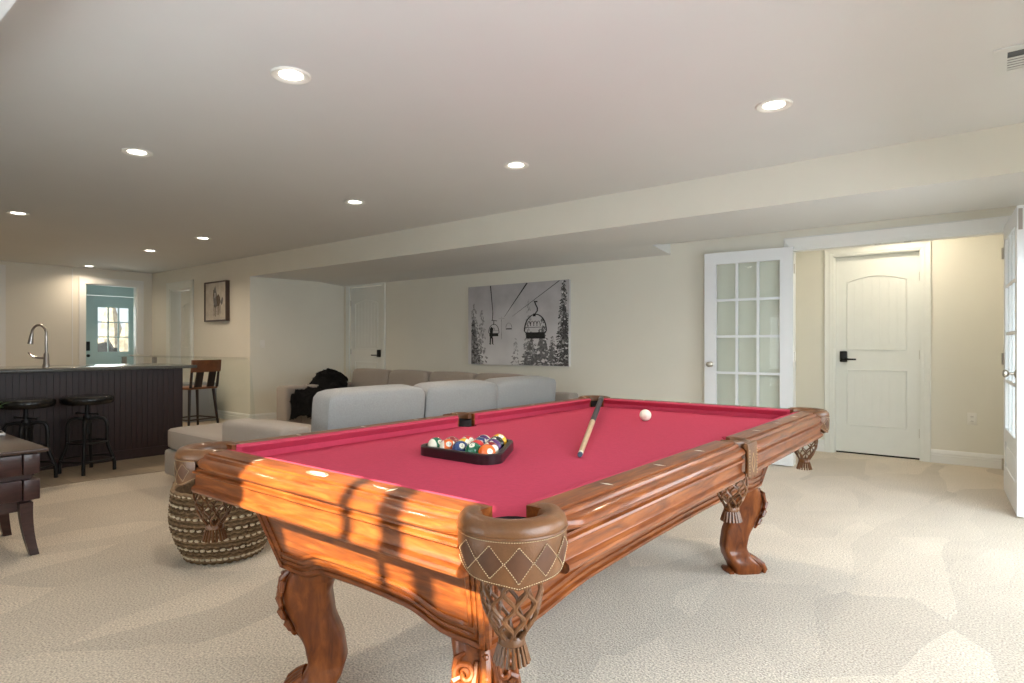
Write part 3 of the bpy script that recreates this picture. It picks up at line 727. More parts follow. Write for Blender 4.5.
def corner_pocket(sx, sy):
    P = bpy.data.objects.new('corner_pocket', None); COL.objects.link(P); P.parent = PT
    P.location = (sx * (HWN + .037), sy * (HLN + .037), 0)
    P.rotation_euler = (0, 0, math.atan2(sy, sx))
    P.empty_display_size = .05
    # local: +x points outward along the diagonal
    amax = radians(128); n = 40
    prof = [(.062, .786), (.060, .800), (.063, .813), (.072, .8215), (.085, .8235), (.098, .8195), (.107, .810), (.1105, .799), (.108, .790), (.100, .785)]
    m = MB(); rings = []
    for i in range(n + 1):
        a = -amax + 2 * amax * i / n; e = min(1, (amax - abs(a)) / .35); k = .86 + .14 * sin(e * pi / 2)
        rings.append([((.085 + (r - .085) * k) * cos(a), (.085 + (r - .085) * k) * sin(a), .80 + (z - .80) * (.75 + .25 * e)) for r, z in prof])
    m.loft(rings); m.build('pocket_cap', M['leather'], P)
    # collar strap and skirt, scalloped lower edge
    am = radians(82); n = 48; m = MB()
    def zb(a):
        u = abs(a) / am
        return .697 + .010 * abs(sin(a * 3.2)) * (1 - u) + .040 * u ** 2.2
    def skirt(a, t): # t 0 top..1 bottom
        z = .793 + (zb(a) - .793) * t
        r = .1085 - .004 * t + .003 * sin(pi * t); return r, z
    rings = []
    for i in range(n + 1):
        a = -am + 2 * am * i / n; ro = [skirt(a, t / 10) for t in range(11)]
        pr = ro + [(r - .005, z) for r, z in reversed(ro)]
        rings.append([(r * cos(a), r * sin(a), z) for r, z in pr])
    m.loft(rings)
    m.mi = 1   # diamonds
    def sp(a, t, o=.0012): r, z = skirt(a, t); return ((r + o) * cos(a), (r + o) * sin(a), z)
    dw = radians(14.2)
    for k in range(-2, 3):
        c = k * 2 * dw * 1.02
        N = 6; vs = []; fs = []
        for i in range(-N, N + 1):
            u = i / N; h = (1 - abs(u)) * .36
            vs += [sp(c + u * dw, .50 + h * (q / 4 - 1), .0016) for q in range(9)]
        for i in range(2 * N):
            for q in range(8): fs.append((9 * i + q, 9 * i + q + 1, 9 * i + q + 10, 9 * i + q + 9))
        m.add(vs, fs, 1)
        for (a0, t0, a1, t1) in ((c - dw, .5, c, .14), (c, .14, c + dw, .5), (c + dw, .5, c, .86), (c, .86, c - dw, .5)):
            for q in range(9):
                u0, u1 = q / 9 + .02, q / 9 + .075
                m.tube([sp(a0 + (a1 - a0) * u, t0 + (t1 - t0) * u, .0018) for u in (u0, u1)], .0008, 4, mi=2)
    for q in range(64):
        a0 = -am + 2 * am * (q + .1) / 64; a1 = a0 + radians(1.4)
        m.tube([sp(a0, .055, .0012), sp(a1, .055, .0012)], .0008, 4, mi=2); m.tube([sp(a0, .955, .0010), sp(a1, .955, .0010)], .0008, 4, mi=2)
    # beaded seam under the cap
    m.tube([(.1095 * cos(a), .1095 * sin(a), .792) for a in [(-am + 2 * am * i / 40) for i in range(41)]], .0028, 6, mi=0)
    m.build('pocket_skirt', [M['leather'], M['leather_dark'], M['stitch']], P)
    m = MB(); m.lathe([(.059, .79), (.058, .74), (.054, .69)], n=24, cap=False); m.lathe([(.001, .700), (.055, .700)], n=24, cap=False) if 0 else None
    m.build('pocket_lining', M['hole'], P)
    leather_net(P, -.004, 0, .056, .705, .566, .023, 8)
    return P
for sx in (-1, 1):
    for sy in (-1, 1): corner_pocket(sx, sy)
def side_pocket(sx):
    P = bpy.data.objects.new('side_pocket', None); COL.objects.link(P); P.parent = PT
    P.location = (sx * (HWN + .058), 0, 0); P.rotation_euler = (0, 0, 0 if sx > 0 else pi); P.empty_display_size = .05
    m = MB(); n = 30; am = radians(100); rings = []
    prof = [(.040, .79), (.039, .805), (.044, .816), (.052, .8195), (.060, .816), (.064, .806), (.062, .792)]
    for i in range(n + 1):
        a = -am + 2 * am * i / n; rings.append([(r * cos(a) * 1.2, r * .88 * sin(a), z) for r, z in prof])
    m.loft(rings)
    # leather block between the two rails
    m.build('pocket_cap', M['leather'], P)
    m = MB(); pr = [(.070, .8155), (.081, .812), (.0835, .800), (.0838, .74), (.0835, .69), (.0795, .69), (.079, .79), (.065, .80)]
    rings = []
    for i in range(17):
        y = -.050 + .1 * i / 16; sc = .012 * abs(cos(2 * pi * i / 16)) 
        rings.append([(x + .0015 * cos(pi * (i / 16 - .5)), y, z + (sc if z < .695 else 0)) for x, z in pr])
    m.loft(rings)
    for (a0, t0, a1, t1) in ((-.018, .745, 0, .778), (0, .778, .018, .745), (.018, .745, 0, .712), (0, .712, -.018, .745), (-.04, .70, -.04, .795), (.04, .70, .04, .795)):
        for q in range(9):
            u0, u1 = q / 9 + .02, q / 9 + .08
            m.tube([(.0858, a0 + (a1 - a0) * u, t0 + (t1 - t0) * u) for u in (u0, u1)], .0008, 4, mi=1)
    m.build('pocket_skirt', [M['leather'], M['stitch']], P)
    m = MB(); m.lathe([(.045, .79), (.045, .74), (.043, .69)], n=20, cap=False); m.build('pocket_lining', M['hole'], P)
    leather_net(P, .010, 0, .048, .70, .580, .022, 8)
side_pocket(1); side_pocket(-1)

# cabinet: four inward-sloping aprons with arched lower edges and bead mouldings
def cab(axis, sgn):
    zt, zbm = .70, .425
    if axis == 'x': Lt, Lb, ot, ob, rise = .50, .435, 1.165, 1.075, .045
    else: Lt, Lb, ot, ob, rise = 1.165, 1.075, .50, .435, .050
    def pt(u, z, o=0): # u -1..1 along, z height
        k = (zt - z) / (zt - zbm); L = Lt + (Lb - Lt) * k; off = ot + (ob - ot) * k + o
        return (u * L, sgn * off, z) if axis == 'x' else (sgn * off, u * L, z)
    flat_u = .70 if axis == 'x' else .86
    def zlow(u):
        a = abs(u)
        if a > flat_u: return zbm
        q = (flat_u - a) / .30; q = min(1, q); q = q * q * (3 - 2 * q)
        return zbm + rise * (.55 * q + .45 * (1 - (a / flat_u) ** 2))
    n = 60; m = MB(); ro = []; ri = []
    rings = []
    for i in range(n + 1):
        u = -1 + 2 * i / n
        zs_ = [zlow(u) + (zt - zlow(u)) * k / 4 for k in range(5)]
        rings.append([pt(u, z, 0) for z in zs_] + [pt(u, z, -.025) for z in reversed(zs_)])
    m.loft(rings)
    # beads
    def path(ins, dz, w):
        Lm = Lt; e = ins / Lm
        pts = [pt(-1 + e, zt - .002, w)]; pts.append(pt(-1 + e, zbm + dz + .03, w))
        for i in range(41):
            u = -(1 - e) + 2 * (1 - e) * i / 40; pts.append(pt(u, zlow(u * .99) + dz, w))
        pts.append(pt(1 - e, zbm + dz + .03, w)); pts.append(pt(1 - e, zt - .002, w)); return pts
    for (ins, dz, r) in ((.010, .012, .010), (.030, .036, .006), (.048, .062, .008)):
        m.tube(path(ins, dz, .0), r, 6)
    m.build('cabinet_apron', M['wood_x'] if axis == 'x' else M['wood_y'], PT, 45)
for a in ('x', 'y'):
    for s in (-1, 1): cab(a, s)
mb = MB(); mb.box(-.60, .60, -1.20, 1.20, .700, .742); mb.build('cabinet_top', M['wood_y'], PT, 0)

# legs
ro_ = [(.432, -.03), (.40, -.012), (.36, .0), (.31, -.006), (.25, -.036), (.18, -.068), (.125, -.078), (.085, -.062), (.055, -.025), (.030, -.004), (.012, -.004), (0, -.012)]
ri_ = [(.432, -.20), (.40, -.165), (.35, -.148), (.28, -.158), (.20, -.188), (.13, -.198), (.085, -.185), (.05, -.165), (.02, -.150), (0, -.148)]
wi_ = [(.432, .165), (.40, .155), (.34, .135), (.28, .115), (.20, .105), (.13, .102), (.085, .115), (.05, .140), (.02, .140), (0, .130)]
def interp(tb, z):
    tb = sorted(tb)
    for (a, b), (c, d) in zip(tb, tb[1:]):
        if a <= z <= c:
            t = (z - a) / (c - a); t = t * t * (3 - 2 * t) * .35 + t * .65; return b + (d - b) * t
    return tb[-1][1] if z > tb[-1][0] else tb[0][1]
def make_leg(sx, sy):
    P = MB(); NZ = 44; rings = []
    for i in range(NZ + 1):
        z = .432 * i / NZ; a, b, w_ = interp(ro_, z), interp(ri_, z), interp(wi_, z) / 2
        c = (a + b) / 2; h = (a - b) / 2; ring = []
        for j in range(28):
            t = 2 * pi * j / 28; ct, st = cos(t), sin(t); e = .42
            x = c + h * math.copysign(abs(ct) ** e, ct); y = w_ * math.copysign(abs(st) ** e, st)
            if ct < -.2 and .10 < z < .40: y *= .86
            ring.append((x, y, z))
        rings.append(ring)
    P.loft(rings)
    # toes of the foot
    for y in (-.048, -.016, .016, .048):
        P.tube([(-.062, y * .7, .082), (-.036, y, .062), (-.010, y * 1.05, .040), (.002, y * 1.08, .018), (-.004, y * 1.08, .004)], [.012, .017, .019, .018, .012], 8)
    P.tube([(-.165, y, .004) for y in (-.05, 0, .05)], [.012, .022, .012], 8)
    L = P.build('leg', M['wood_z'], PT, 50)
    L.location = (sx * .43, sy * 1.07, 0); L.rotation_euler = (0, 0, math.atan2(sy, sx))
    # carved acanthus on the knee
    c = MB()
    def on(y, z, o=.004): return (interp(ro_, z) + o - .35 * max(0, abs(y) - .05), y, z)
    for s in (-1, 1):
        def spiral(cy, cz, R, turns, dirn, a0, r):
            pts = []; rr_ = []
            for i in range(26):
                u = i / 25; a = a0 + dirn * turns * 2 * pi * u; q = R * (1 - .82 * u)
                pts.append(on(s * (cy + q * cos(a)), cz + q * sin(a), .006 + .004 * u)); rr_.append(r * (1 - .3 * u))
            c.tube(pts, rr_, 7)
        spiral(.048, .372, .028, 1.3, 1, -1.2, .0085)
        spiral(.038, .300, .022, 1.2, -1, 1.4, .007)
        spiral(.030, .240, .015, 1.0, 1, -1.2, .0055)
        c.tube([on(s * .020, .395), on(s * .030, .345, .012), on(s * .018, .30, .012), on(s * .026, .262, .010), on(s * .012, .215, .006), on(0, .185, .003)], [.008, .011, .008, .008, .006, .003], 7)
        for (yy, zz, ln) in ((.068, .405, .05), (.074, .36, .045), (.066, .315, .04), (.054, .27, .035)):
            c.tube([on(s * yy * .7, zz + .01, .006), on(s * yy, zz, .010), on(s * (yy + .006), zz - ln * .5, .006), on(s * yy * .82, zz - ln, .002)], [.004, .010, .008, .002], 6)
    c.tube([on(0, .425, .004), on(0, .39, .014), on(0, .34, .016), on(0, .28, .012), on(0, .22, .008), on(0, .17, .003)], [.012, .016, .014, .011, .008, .003], 8)
    for k in range(5): c.ball(on(0, .41 - k * .045, .022 - .002 * k), .008 - k * .0008, n=8)
    c.build('carving', M['wood_z'], L)
for sx in (-1, 1):
    for sy in (-1, 1): make_leg(sx, sy)

# ------------------------------------------------------------------ balls, rack, cue
def ball_mat(name, col, stripe):
    m = bpy.data.materials.new('ball_' + name); m.use_nodes = True; nt = m.node_tree; b = nt.nodes['Principled BSDF']; N = nt.nodes
    b.inputs['Roughness'].default_value = .12; b.inputs['Coat Weight'].default_value = .5
    tc = N.new('ShaderNodeTexCoord'); sp = N.new('ShaderNodeSeparateXYZ'); _lnk(nt, tc.outputs['Object'], sp.inputs[0])
    iv = (.84, .80, .66, 1)
    base = None
    if stripe:
        ab = N.new('ShaderNodeMath'); ab.operation = 'ABSOLUTE'; _lnk(nt, sp.outputs['Y'], ab.inputs[0])
        lt = N.new('ShaderNodeMath'); lt.operation = 'LESS_THAN'; lt.inputs[1].default_value = .0155; _lnk(nt, ab.outputs[0], lt.inputs[0])
        mx = N.new('ShaderNodeMix'); mx.data_type = 'RGBA'; mx.inputs['A'].default_value = iv; mx.inputs['B'].default_value = (*col, 1)
        _lnk(nt, lt.outputs[0], mx.inputs['Factor']); base = mx.outputs['Result']
    # white number spot round +x axis and -x axis
    ax = N.new('ShaderNodeMath'); ax.operation = 'ABSOLUTE'; _lnk(nt, sp.outputs['X'], ax.inputs[0])
    gt = N.new('ShaderNodeMath'); gt.operation = 'GREATER_THAN'; gt.inputs[1].default_value = .0275; _lnk(nt, ax.outputs[0], gt.inputs[0])
    m2 = N.new('ShaderNodeMix'); m2.data_type = 'RGBA'; m2.inputs['B'].default_value = iv
    if base: _lnk(nt, base, m2.inputs['A'])
    else: m2.inputs['A'].default_value = (*col, 1)
    _lnk(nt, gt.outputs[0], m2.inputs['Factor']); _lnk(nt, m2.outputs['Result'], b.inputs['Base Color'])
    return m
COLS = {1: ('yellow', (.85, .45, .02)), 2: ('blue', (.02, .05, .16)), 3: ('red', (.62, .03, .03)), 4: ('purple', (.09, .03, .13)),
        5: ('orange', (.85, .15, .02)), 6: ('green', (.01, .14, .07)), 7: ('maroon', (.22, .015, .02)), 8: ('black', (.012, .012, .014))}
BR = .0295
def digit_mesh(txt):
    cu = bpy.data.curves.new('digit', 'FONT'); cu.body = txt; cu.size = .013; cu.align_x = 'CENTER'; cu.align_y = 'CENTER'
    ob = bpy.data.objects.new('digit_tmp', cu); COL.objects.link(ob)
    dg = bpy.context.evaluated_depsgraph_get(); me = bpy.data.meshes.new_from_object(ob.evaluated_get(dg))
    bpy.data.objects.remove(ob); me.name = 'number'
    for v in me.vertices:
        y, z = v.co.x, v.co.y; r = BR + .0002
        v.co = Vector((sqrt(max(r * r - y * y - z * z, 1e-9)), y, z))
    me.materials.clear(); me.materials.append(M['ink1']); return me
def pool_ball(num, x, y, z, rot, label, group='balls in the triangle rack'):
    mb = MB(); mb.ball((0, 0, 0), BR, n=28)
    if num == 0: mt = M['ivory']
    else:
        c = COLS[num if num < 9 else num - 8]; mt = ball_mat(str(num), c[1], num > 8)
    o = mb.build('billiard_ball' if num else 'cue_ball', mt, None, 60); o.location = (x, y, z); o.rotation_euler = rot
    tag(o, label, 'ball', group if num else None)
    if num:
        d = bpy.data.objects.new('number', digit_mesh(str(num))); COL.objects.link(d); d.parent = o
    return o
# rack: base along x, apex toward +y
RX, RY = -1.432, 1.530   # centre of the base row
rows = [[14, 13, 2, 6, 5], [7, 9, 3, 15], [11, 10, 4], [12, 8], [1]]
LBL = {14: 'white ball with a green stripe at the left corner of the rack', 9: 'white ball with a yellow stripe in the second row of the rack',
       2: 'dark blue ball in the middle of the front row of the rack', 6: 'dark green ball in the front row next to the plain orange ball',
       5: 'plain orange ball at the near right corner of the rack', 13: 'orange striped ball in the front row beside the green striped one',
       3: 'plain red ball in the second row of the rack', 12: 'purple striped ball near the far tip of the rack', 15: 'maroon striped ball against the right side of the rack',
       11: 'red striped ball at the left of the third row of the rack', 10: 'blue striped ball in the centre of the third row', 4: 'plain purple ball at the right end of the third row',
       7: 'plain maroon ball just behind the green striped one in the rack', 1: 'plain yellow ball at the far tip of the rack', 8: 'plain black ball beside the far yellow ball in the rack'}
LBL.update({9: LBL[9]})
rb = random.Random(11); view = math.atan2(-RY, -RX)
dirs = {}
for r_, row in enumerate(rows):
    for k, num in enumerate(row):
        x = RX + (k - (len(row) - 1) / 2) * 2 * BR * 1.01; y = RY + r_ * BR * 1.75
        rot = (rb.uniform(-.6, .6), rb.uniform(-1.0, -.2), view + rb.uniform(-.9, .9))
        pool_ball(num, x, y, ZB + BR, rot, LBL[num])
pool_ball(0, -1.392, 2.862, ZB + BR, (0, 0, 0), 'cream white cue ball alone on the red cloth near the far rail')
# triangle rack
def tri(r_in, n=6):
    """rounded triangle outline at distance r_in outside the ball centres"""
    s = 4 * BR * 1.01; c = [(-s, 0), (s, 0), (0, 4 * BR * 1.75)]
    pts = []
    for k, (x, y) in enumerate(c):
        a0 = [150, 270, 30][k]
        for i in range(n + 1): a = radians(a0 + 120 * i / n); pts.append((x + r_in * cos(a), y + r_in * sin(a)))
    return pts
mb = MB(); A, B = tri(BR + .006), tri(BR + .024); h = .034; N = len(A)
sect = [(A, 0), (B, 0), (B, h - .004), ([(a[0] * .2 + b[0] * .8, a[1] * .2 + b[1] * .8) for a, b in zip(A, B)], h), (A, h - .001)]
rings = [[(RX + o[j][0], RY + o[j][1], ZB + z) for (o, z) in sect] for j in range(N)]; rings.append(rings[0])
mb.loft(rings, cap=False)
tag(mb.build('ball_rack', M['darkwood'], None, 35), 'dark wooden triangle rack holding the balls on the red cloth', 'ball rack')
# cue
a = Vector((-1.112, 1.785, ZB + .0095)); bpt = Vector((-1.895, 3.290, .822)); dv = bpt - a
t = thing('pool_cue', 'pool cue with blond shaft and black wrap lying toward the far corner pocket', 'cue')
def seg(name, u0, u1, r0, r1, m):
    mb = MB(); mb.tube([a + dv * (u0 + (u1 - u0) * i / 4) for i in range(5)], [r0 + (r1 - r0) * i / 4 for i in range(5)], 14); return mb.build(name, m, t)
M['blond'] = mat('maple_shaft', (.66, .46, .26), .3, var=.1, vscale=20, coat=.3)
M['chalk'] = mat('chalk_tip', (.06, .09, .13), .9); M['wrap'] = mat('black_wrap', (.035, .035, .04), .6, var=.3, vscale=80)
seg('cue_tip', 0, .010, .0082, .0088, M['chalk']); seg('ferrule', .010, .022, .0088, .009, M['ivory'])
seg('shaft', .022, .44, .009, .0125, M['blond']); seg('cue_wrap', .44, .93, .0125, .0150, M['wrap']); seg('butt', .93, 1., .0155, .0160, M['black'])

# ------------------------------------------------------------------ sofa
def pillow(mb, c, size, T=None, n=9, p=5., bulge=.12, mi=None):
    """soft box: superellipsoid-like cushion"""
    sx, sy, sz = [s / 2 for s in size]
    for ax in range(3):
        for sg in (-1, 1):
            vs = []; fs = []
            for i in range(n + 1):
                for j in range(n + 1):
                    u, v = -1 + 2 * i / n, -1 + 2 * j / n
                    q = [0, 0, 0]; q[ax] = sg; q[(ax + 1) % 3] = u * 1.0; q[(ax + 2) % 3] = v
                    L = (abs(q[0]) ** p + abs(q[1]) ** p + abs(q[2]) ** p) ** (1 / p)
                    q = [x / L for x in q]
                    m_ = max(size); b0 = [1 + bulge * (1 - q[(k + 1) % 3] ** 2) * (1 - q[(k + 2) % 3] ** 2) if size[k] < m_ * .6 else 1 for k in range(3)]
                    w_ = Vector((c[0] + q[0] * sx * b0[0], c[1] + q[1] * sy * b0[1], c[2] + q[2] * sz * b0[2]))
                    vs.append(T @ w_ if T is not None else w_)
            for i in range(n):
                for j in range(n):
                    k = i * (n + 1) + j; fs.append((k, k + 1, k + n + 2, k + n + 1))
            mb.add(vs, fs, mi)
    return mb
def weld(o, d=.0005):
    bm = bmesh.new(); bm.from_mesh(o.data); bmesh.ops.remove_doubles(bm, verts=bm.verts[:], dist=d); bmesh.ops.recalc_face_normals(bm, faces=bm.faces[:]); bm.to_mesh(o.data); bm.free()
    o.data.shade_smooth(); return o
S = thing('sectional_sofa', 'large grey fabric sectional sofa behind the pool table with its chaise at the left', 'sofa', (-4.9, 4.0, 0))
def sp(x, y, z=0): return (x + 4.9, y - 4.0, z)
def sbox(name, x0, x1, y0, y1, z0, z1, r=.03, m='sofa'):
    mb = MB(); mb.rbox(x0 + 4.9, x1 + 4.9, y0 - 4, y1 - 4, z0, z1, r, 3); return mb.build(name, M[m], S)
# near run (back towards the pool table), x -3.45..-4.5
sbox('base', -4.50, -3.62, 2.42, 5.05, .06, .30); sbox('base', -5.50, -4.51, 2.22, 3.12, .06, .275)
sbox('back_frame', -3.60, -3.42, 2.20, 5.60, .06, .57)
sbox('armrest', -4.42, -3.61, 2.17, 2.40, .285, .605, .04)
sbox('base', -7.10, -3.62, 5.07, 5.60, .06, .30); sbox('base', -7.10, -4.52, 4.55, 5.06, .06, .30)
sbox('back_frame', -7.10, -3.62, 5.61, 5.80, .06, .62)
sbox('armrest', -7.38, -7.12, 4.35, 5.78, .06, .615, .04)
def cush(name, c, size, rot=(0, 0, 0), m='sofa', p=5, bulge=.12):
    mb = MB(); T = Matrix.Translation(sp(*c)) @ Matrix.Rotation(rot[2], 4, 'Z') @ Matrix.Rotation(rot[1], 4, 'Y') @ Matrix.Rotation(rot[0], 4, 'X')
    pillow(mb, (0, 0, 0), size, T, p=p, bulge=bulge); return weld(mb.build(name, M[m], S))
cush('seat_cushion', (-4.64, 2.68, .365), (1.74, .92, .18), p=14, bulge=.02)
for y in (3.62, 4.55): cush('seat_cushion', (-4.16, y, .375), (.98, .92, .17), p=8, bulge=.05)
for x in (-6.55, -5.45): cush('seat_cushion', (x + .0, 5.05, .375), (1.07, .98, .17), p=8, bulge=.05)
# big loose back cushions of the near run
for (y, w, zc) in ((3.00, .92, .607), (3.93, .90, .607), (4.86, .98, .606)):
    cush('back_cushion', (-3.74, y, zc), (.26, w, .43), (rnd.uniform(-.015, .015), radians(6), rnd.uniform(-.02, .02)), 'sofa_daylit', 9, .05)
for (x, w) in ((-6.72, .78), (-5.95, .76), (-5.18, .76), (-4.42, .74)):
    cush('back_cushion', (x, 5.44, .61), (w, .24, .41), (radians(-8), 0, rnd.uniform(-.02, .02)), 'sofa', 9, .06)
for (x, y) in ((-5.40, 2.32), (-5.40, 3.02), (-3.55, 2.32), (-3.55, 5.50), (-7.22, 4.45), (-7.22, 5.68)):
    mb = MB(); mb.lathe([(.022, 0), (.03, .06)], (x + 4.9, y - 4, 0), 12); mb.build('foot', M['black'], S)

# black throw bundled over the corner of the far run
mb = MB(); rn = random.Random(9); NU, NV = 46, 30; vs = []; fs = []
path = [(-7.30, 5.20, .74), (-7.26, 5.10, .76), (-7.12, 4.96, .68), (-6.84, 4.82, .56), (-6.80, 4.62, .52), (-6.78, 4.50, .50), (-6.78, 4.44, .40), (-6.80, 4.42, .24)]
def pl(u):
    f = u * (len(path) - 1); i = min(int(f), len(path) - 2); t_ = f - i; return Vector(path[i]).lerp(Vector(path[i + 1]), t_)
from mathutils import noise
for i in range(NU + 1):
    c = pl(i / NU); wdt = .30 + .16 * sin(pi * i / NU)
    for j in range(NV + 1):
        v = -1 + 2 * j / NV; x = c.x + v * wdt + .05
        q = Vector((x, c.y, c.z)); nz = noise.noise(Vector((x * 5, i * .16, 0))) * .07 + noise.noise(Vector((x * 14, i * .5, 3))) * .03
        drop = -.10 * v * v * (1 if i < NU * .5 else .2)
        vs.append((x, c.y - abs(nz) * .7 - .02, c.z + nz + .03 + drop))
for i in range(NU):
    for j in range(NV): k = i * (NV + 1) + j; fs.append((k, k + 1, k + NV + 2, k + NV + 1))
mb.add(vs, fs)
for k in range(2600):   # fur tufts
    i = rn.randrange(len(vs)); p = Vector(vs[i]); d = Vector((rn.uniform(-1, 1), rn.uniform(-1, -.1), rn.uniform(-.3, 1))).normalized() * rn.uniform(.012, .03)
    e = d.orthogonal().normalized() * .004; mb.add([p + e, p - e, p + d], [(0, 1, 2)])
o = mb.build('fur_throw', M['fur'], None, 80); md = o.modifiers.new('thick', 'SOLIDIFY'); md.thickness = .012; md.offset = 1
tag(o, 'black furry throw blanket heaped over the left corner of the sofa', 'blanket')

# ------------------------------------------------------------------ basket
t = thing('woven_basket', 'round woven seagrass basket with pale bead rows on the carpet', 'basket', (-3.345, 1.667, 0))
mb = MB(); Hb = .37
def br(z): u = z / Hb; return .190 + .076 * sin(min(1, u * 1.5) * pi * .5) - .010 * max(0, u - .6) / .4
mb.lathe([(.02, .004), (br(0), .004)] + [(br(z / 20 * Hb) - .006, z / 20 * Hb + .004) for z in range(1, 21)] + [(br(Hb) - .018, Hb), (br(.1) - .02, .10), (.17, .02), (.02, .015)], n=40, mi=1)
nr = 33
for k in range(nr):
    z = .008 + (Hb - .012) * k / (nr - 1); R = br(z)
    if k % 5 == 2:
        nb = 44
        for q in range(nb):
            an = 2 * pi * (q + .5 * (k // 5 % 2)) / nb
            c = Vector((R * cos(an), R * sin(an), z)); T = Matrix.Translation(c) @ Matrix.Rotation(an, 4, 'Z')
            b2 = MB(); b2.ball((0, 0, 0), 1, n=8); mb.add([T @ Vector((v[0] * .009, v[1] * .0145, v[2] * .0095)) for v in b2.v], b2.f, 2)
    else:
        pts = []
        for q in range(120):
            an = 2 * pi * q / 120; rr_ = R + .0045 * sin(q * pi / 2 + k * 1.7); pts.append((rr_ * cos(an), rr_ * sin(an), z + .0030 * sin(q * pi / 2 + k + 1.5)))
        mb.tube(pts, .0064, 6, closed=True, mi=0 if k % 2 else 1)
mb.tube([((br(Hb) - .004) * cos(2 * pi * q / 60), (br(Hb) - .004) * sin(2 * pi * q / 60), Hb + .002 + .002 * sin(q * 2)) for q in range(60)], .012, 8, closed=True, mi=0)
mb.build('basket_body', [M['rope'], M['rope_dark'], M['husk']], t, 60)
for sg in (0, 1):
    an0 = radians(215) if sg else radians(35); mb = MB(); pts = []
    for i in range(13):
        u = i / 12; an = an0 + (u - .5) * .55; R = br(Hb) + .004; pts.append((R * cos(an), R * sin(an), Hb - .02 + .055 * sin(pi * u)))
    mb.tube(pts, [.012 + .003 * (i % 2) for i in range(13)], 8); mb.build('basket_handle', M['rope'], t, 60)

# ------------------------------------------------------------------ coffee table
t = thing('coffee_table', 'dark mahogany side table with two drawers and curved legs cut by left edge', 'table', (-4.36, .42, 0))
def cx(x): return x + 4.36
def cy(y): return y - .42
mb = MB(); mb.rbox(cx(-5.35), cx(-4.125), cy(-.16), cy(1.07), .558, .580, .006); mb.build('tabletop', M['tabletopwood'], t)
mb = MB(); mb.box(cx(-5.20), cx(-4.185), cy(-.06), cy(1.005), .29, .558); mb.build('carcass', M['tablewood'], t, 0)
for (z0, z1) in ((.440, .552), (.300, .412)):
    mb = MB(); mb.rbox(cx(-4.184), cx(-4.15), cy(-.10), cy(.955), z0, z1, .004); mb.rbox(cx(-5.20), cx(-4.19), cy(1.006), cy(1.03), z0, z1, .004)
    mb.rbox(cx(-4.186), cx(-4.145), cy(.960), cy(1.034), z0, z1, .004)
    mb.build('drawer', M['tablewood'], t)
mb = MB(); mb.box(cx(-5.18), cx(-4.19), cy(-.05), cy(1.0), .238, .29); mb.build('lower_rail', M['tablewood'], t, 0)
for (lx, ly, dx, dy) in ((-4.17, .972, 1, .6), (-4.66, .972, -1, .6), (-5.14, .972, -1, .6), (-4.17, -.03, 1, -1), (-4.66, -.03, -1, -1), (-5.14, -.03, -1, -1)):
    mb = MB(); rings = []
    for i in range(9):
        u = i / 8; z = .288 * (1 - u); o_ = .055 * u ** 2.0; h = .030 - .010 * u
        c0 = (cx(lx) + dx * o_ * .5, cy(ly) + dy * o_ * 1.0)
        rings.append([(c0[0] - h, c0[1] - h, z), (c0[0] + h, c0[1] - h, z), (c0[0] + h, c0[1] + h, z), (c0[0] - h, c0[1] + h, z)])
    mb.loft(rings); mb.build('leg', M['tablewood'], t)
t = thing('remote_control', 'silver remote control on the dark side table at the left edge', 'remote', (-4.955, 1.025, .580), radians(84))
mb = MB(); mb.rbox(-.022, .022, -.085, .085, 0, .018, .005); mb.build('housing', M['silver'], t)
for k in range(5):
    mb = MB(); y = -.06 + k * .026; mb.box(-.014, .014, y, y + .012, .018, .0195); mb.build('button', M['black'], t, 0)
t = thing('potted_plant', 'small spiky green plant in grey pot peeking in at the left edge', 'plant', (-5.21, .99, .580))
mb = MB(); mb.lathe([(.035, 0), (.05, .075), (.046, .078), (.04, .07), (.02, .068)], n=20); mb.build('pot', M['terracotta'], t)
for k in range(16):
    an = k * 2.4; L = .20 + .03 * (k % 3); mb = MB()
    mb.tube([((.01 + L * .55 * u) * cos(an), (.01 + L * .55 * u) * sin(an), .068 + L * (u - .55 * u * u)) for u in (0, .25, .5, .75, 1)], [.004, .006, .005, .004, .001], 5, flat=.4); mb.build('leaf', M['green'], t)

# ------------------------------------------------------------------ bar
t = thing('bar_counter', 'long dark panelled bar peninsula with black granite top and stools before it', 'bar', (-7.2, 1.2, 0))
mb = MB(); X0 = -6.83 + 7.2
mb.box(-.42, X0, -2.05, 1.75, 0.0, .905)
y = -2.05
while y < 1.70:
    mb.box(X0, X0 + .006, y + .003, y + .047, .10, .895); y += .05
mb.box(X0, X0 + .014, -2.05, 1.75, .006, .10)
mb.build('bar_body', M['barwood'], t, 0)
mb = MB(); mb.rbox(-.62, X0 + .10, -2.08, 1.86, .905, .937, .008); mb.build('countertop', M['granite'], t)
t = thing('kitchen_faucet', 'tall gooseneck pull-down faucet on the bar counter', 'faucet', (-7.42, 1.90, .937), radians(35))
mb = MB(); mb.lathe([(.032, 0), (.032, .01), (.026, .03), (.022, .12), (.018, .135)], n=20)
arcp = [(0, 0, .12), (0, 0, .30)] + [(-.075 + .075 * cos(a_ * pi / 10), 0, .33 + .085 * sin(a_ * pi / 10)) for a_ in range(0, 10)] + [(-.152, 0, .315)]
mb.tube(arcp, .0125, 12); mb.build('spout', M['steel'], t)
mb = MB(); mb.tube([(-.150, 0, .33), (-.158, 0, .28), (-.166, 0, .225)], [.014, .020, .025], 12); mb.build('spray_head', M['steel'], t)
mb = MB(); mb.tube([(-.015, 0, .085), (-.06, -.01, .085), (-.12, -.02, .095), (-.165, -.025, .14)], [.014, .011, .009, .008], 10); mb.build('handle', M['steel'], t)

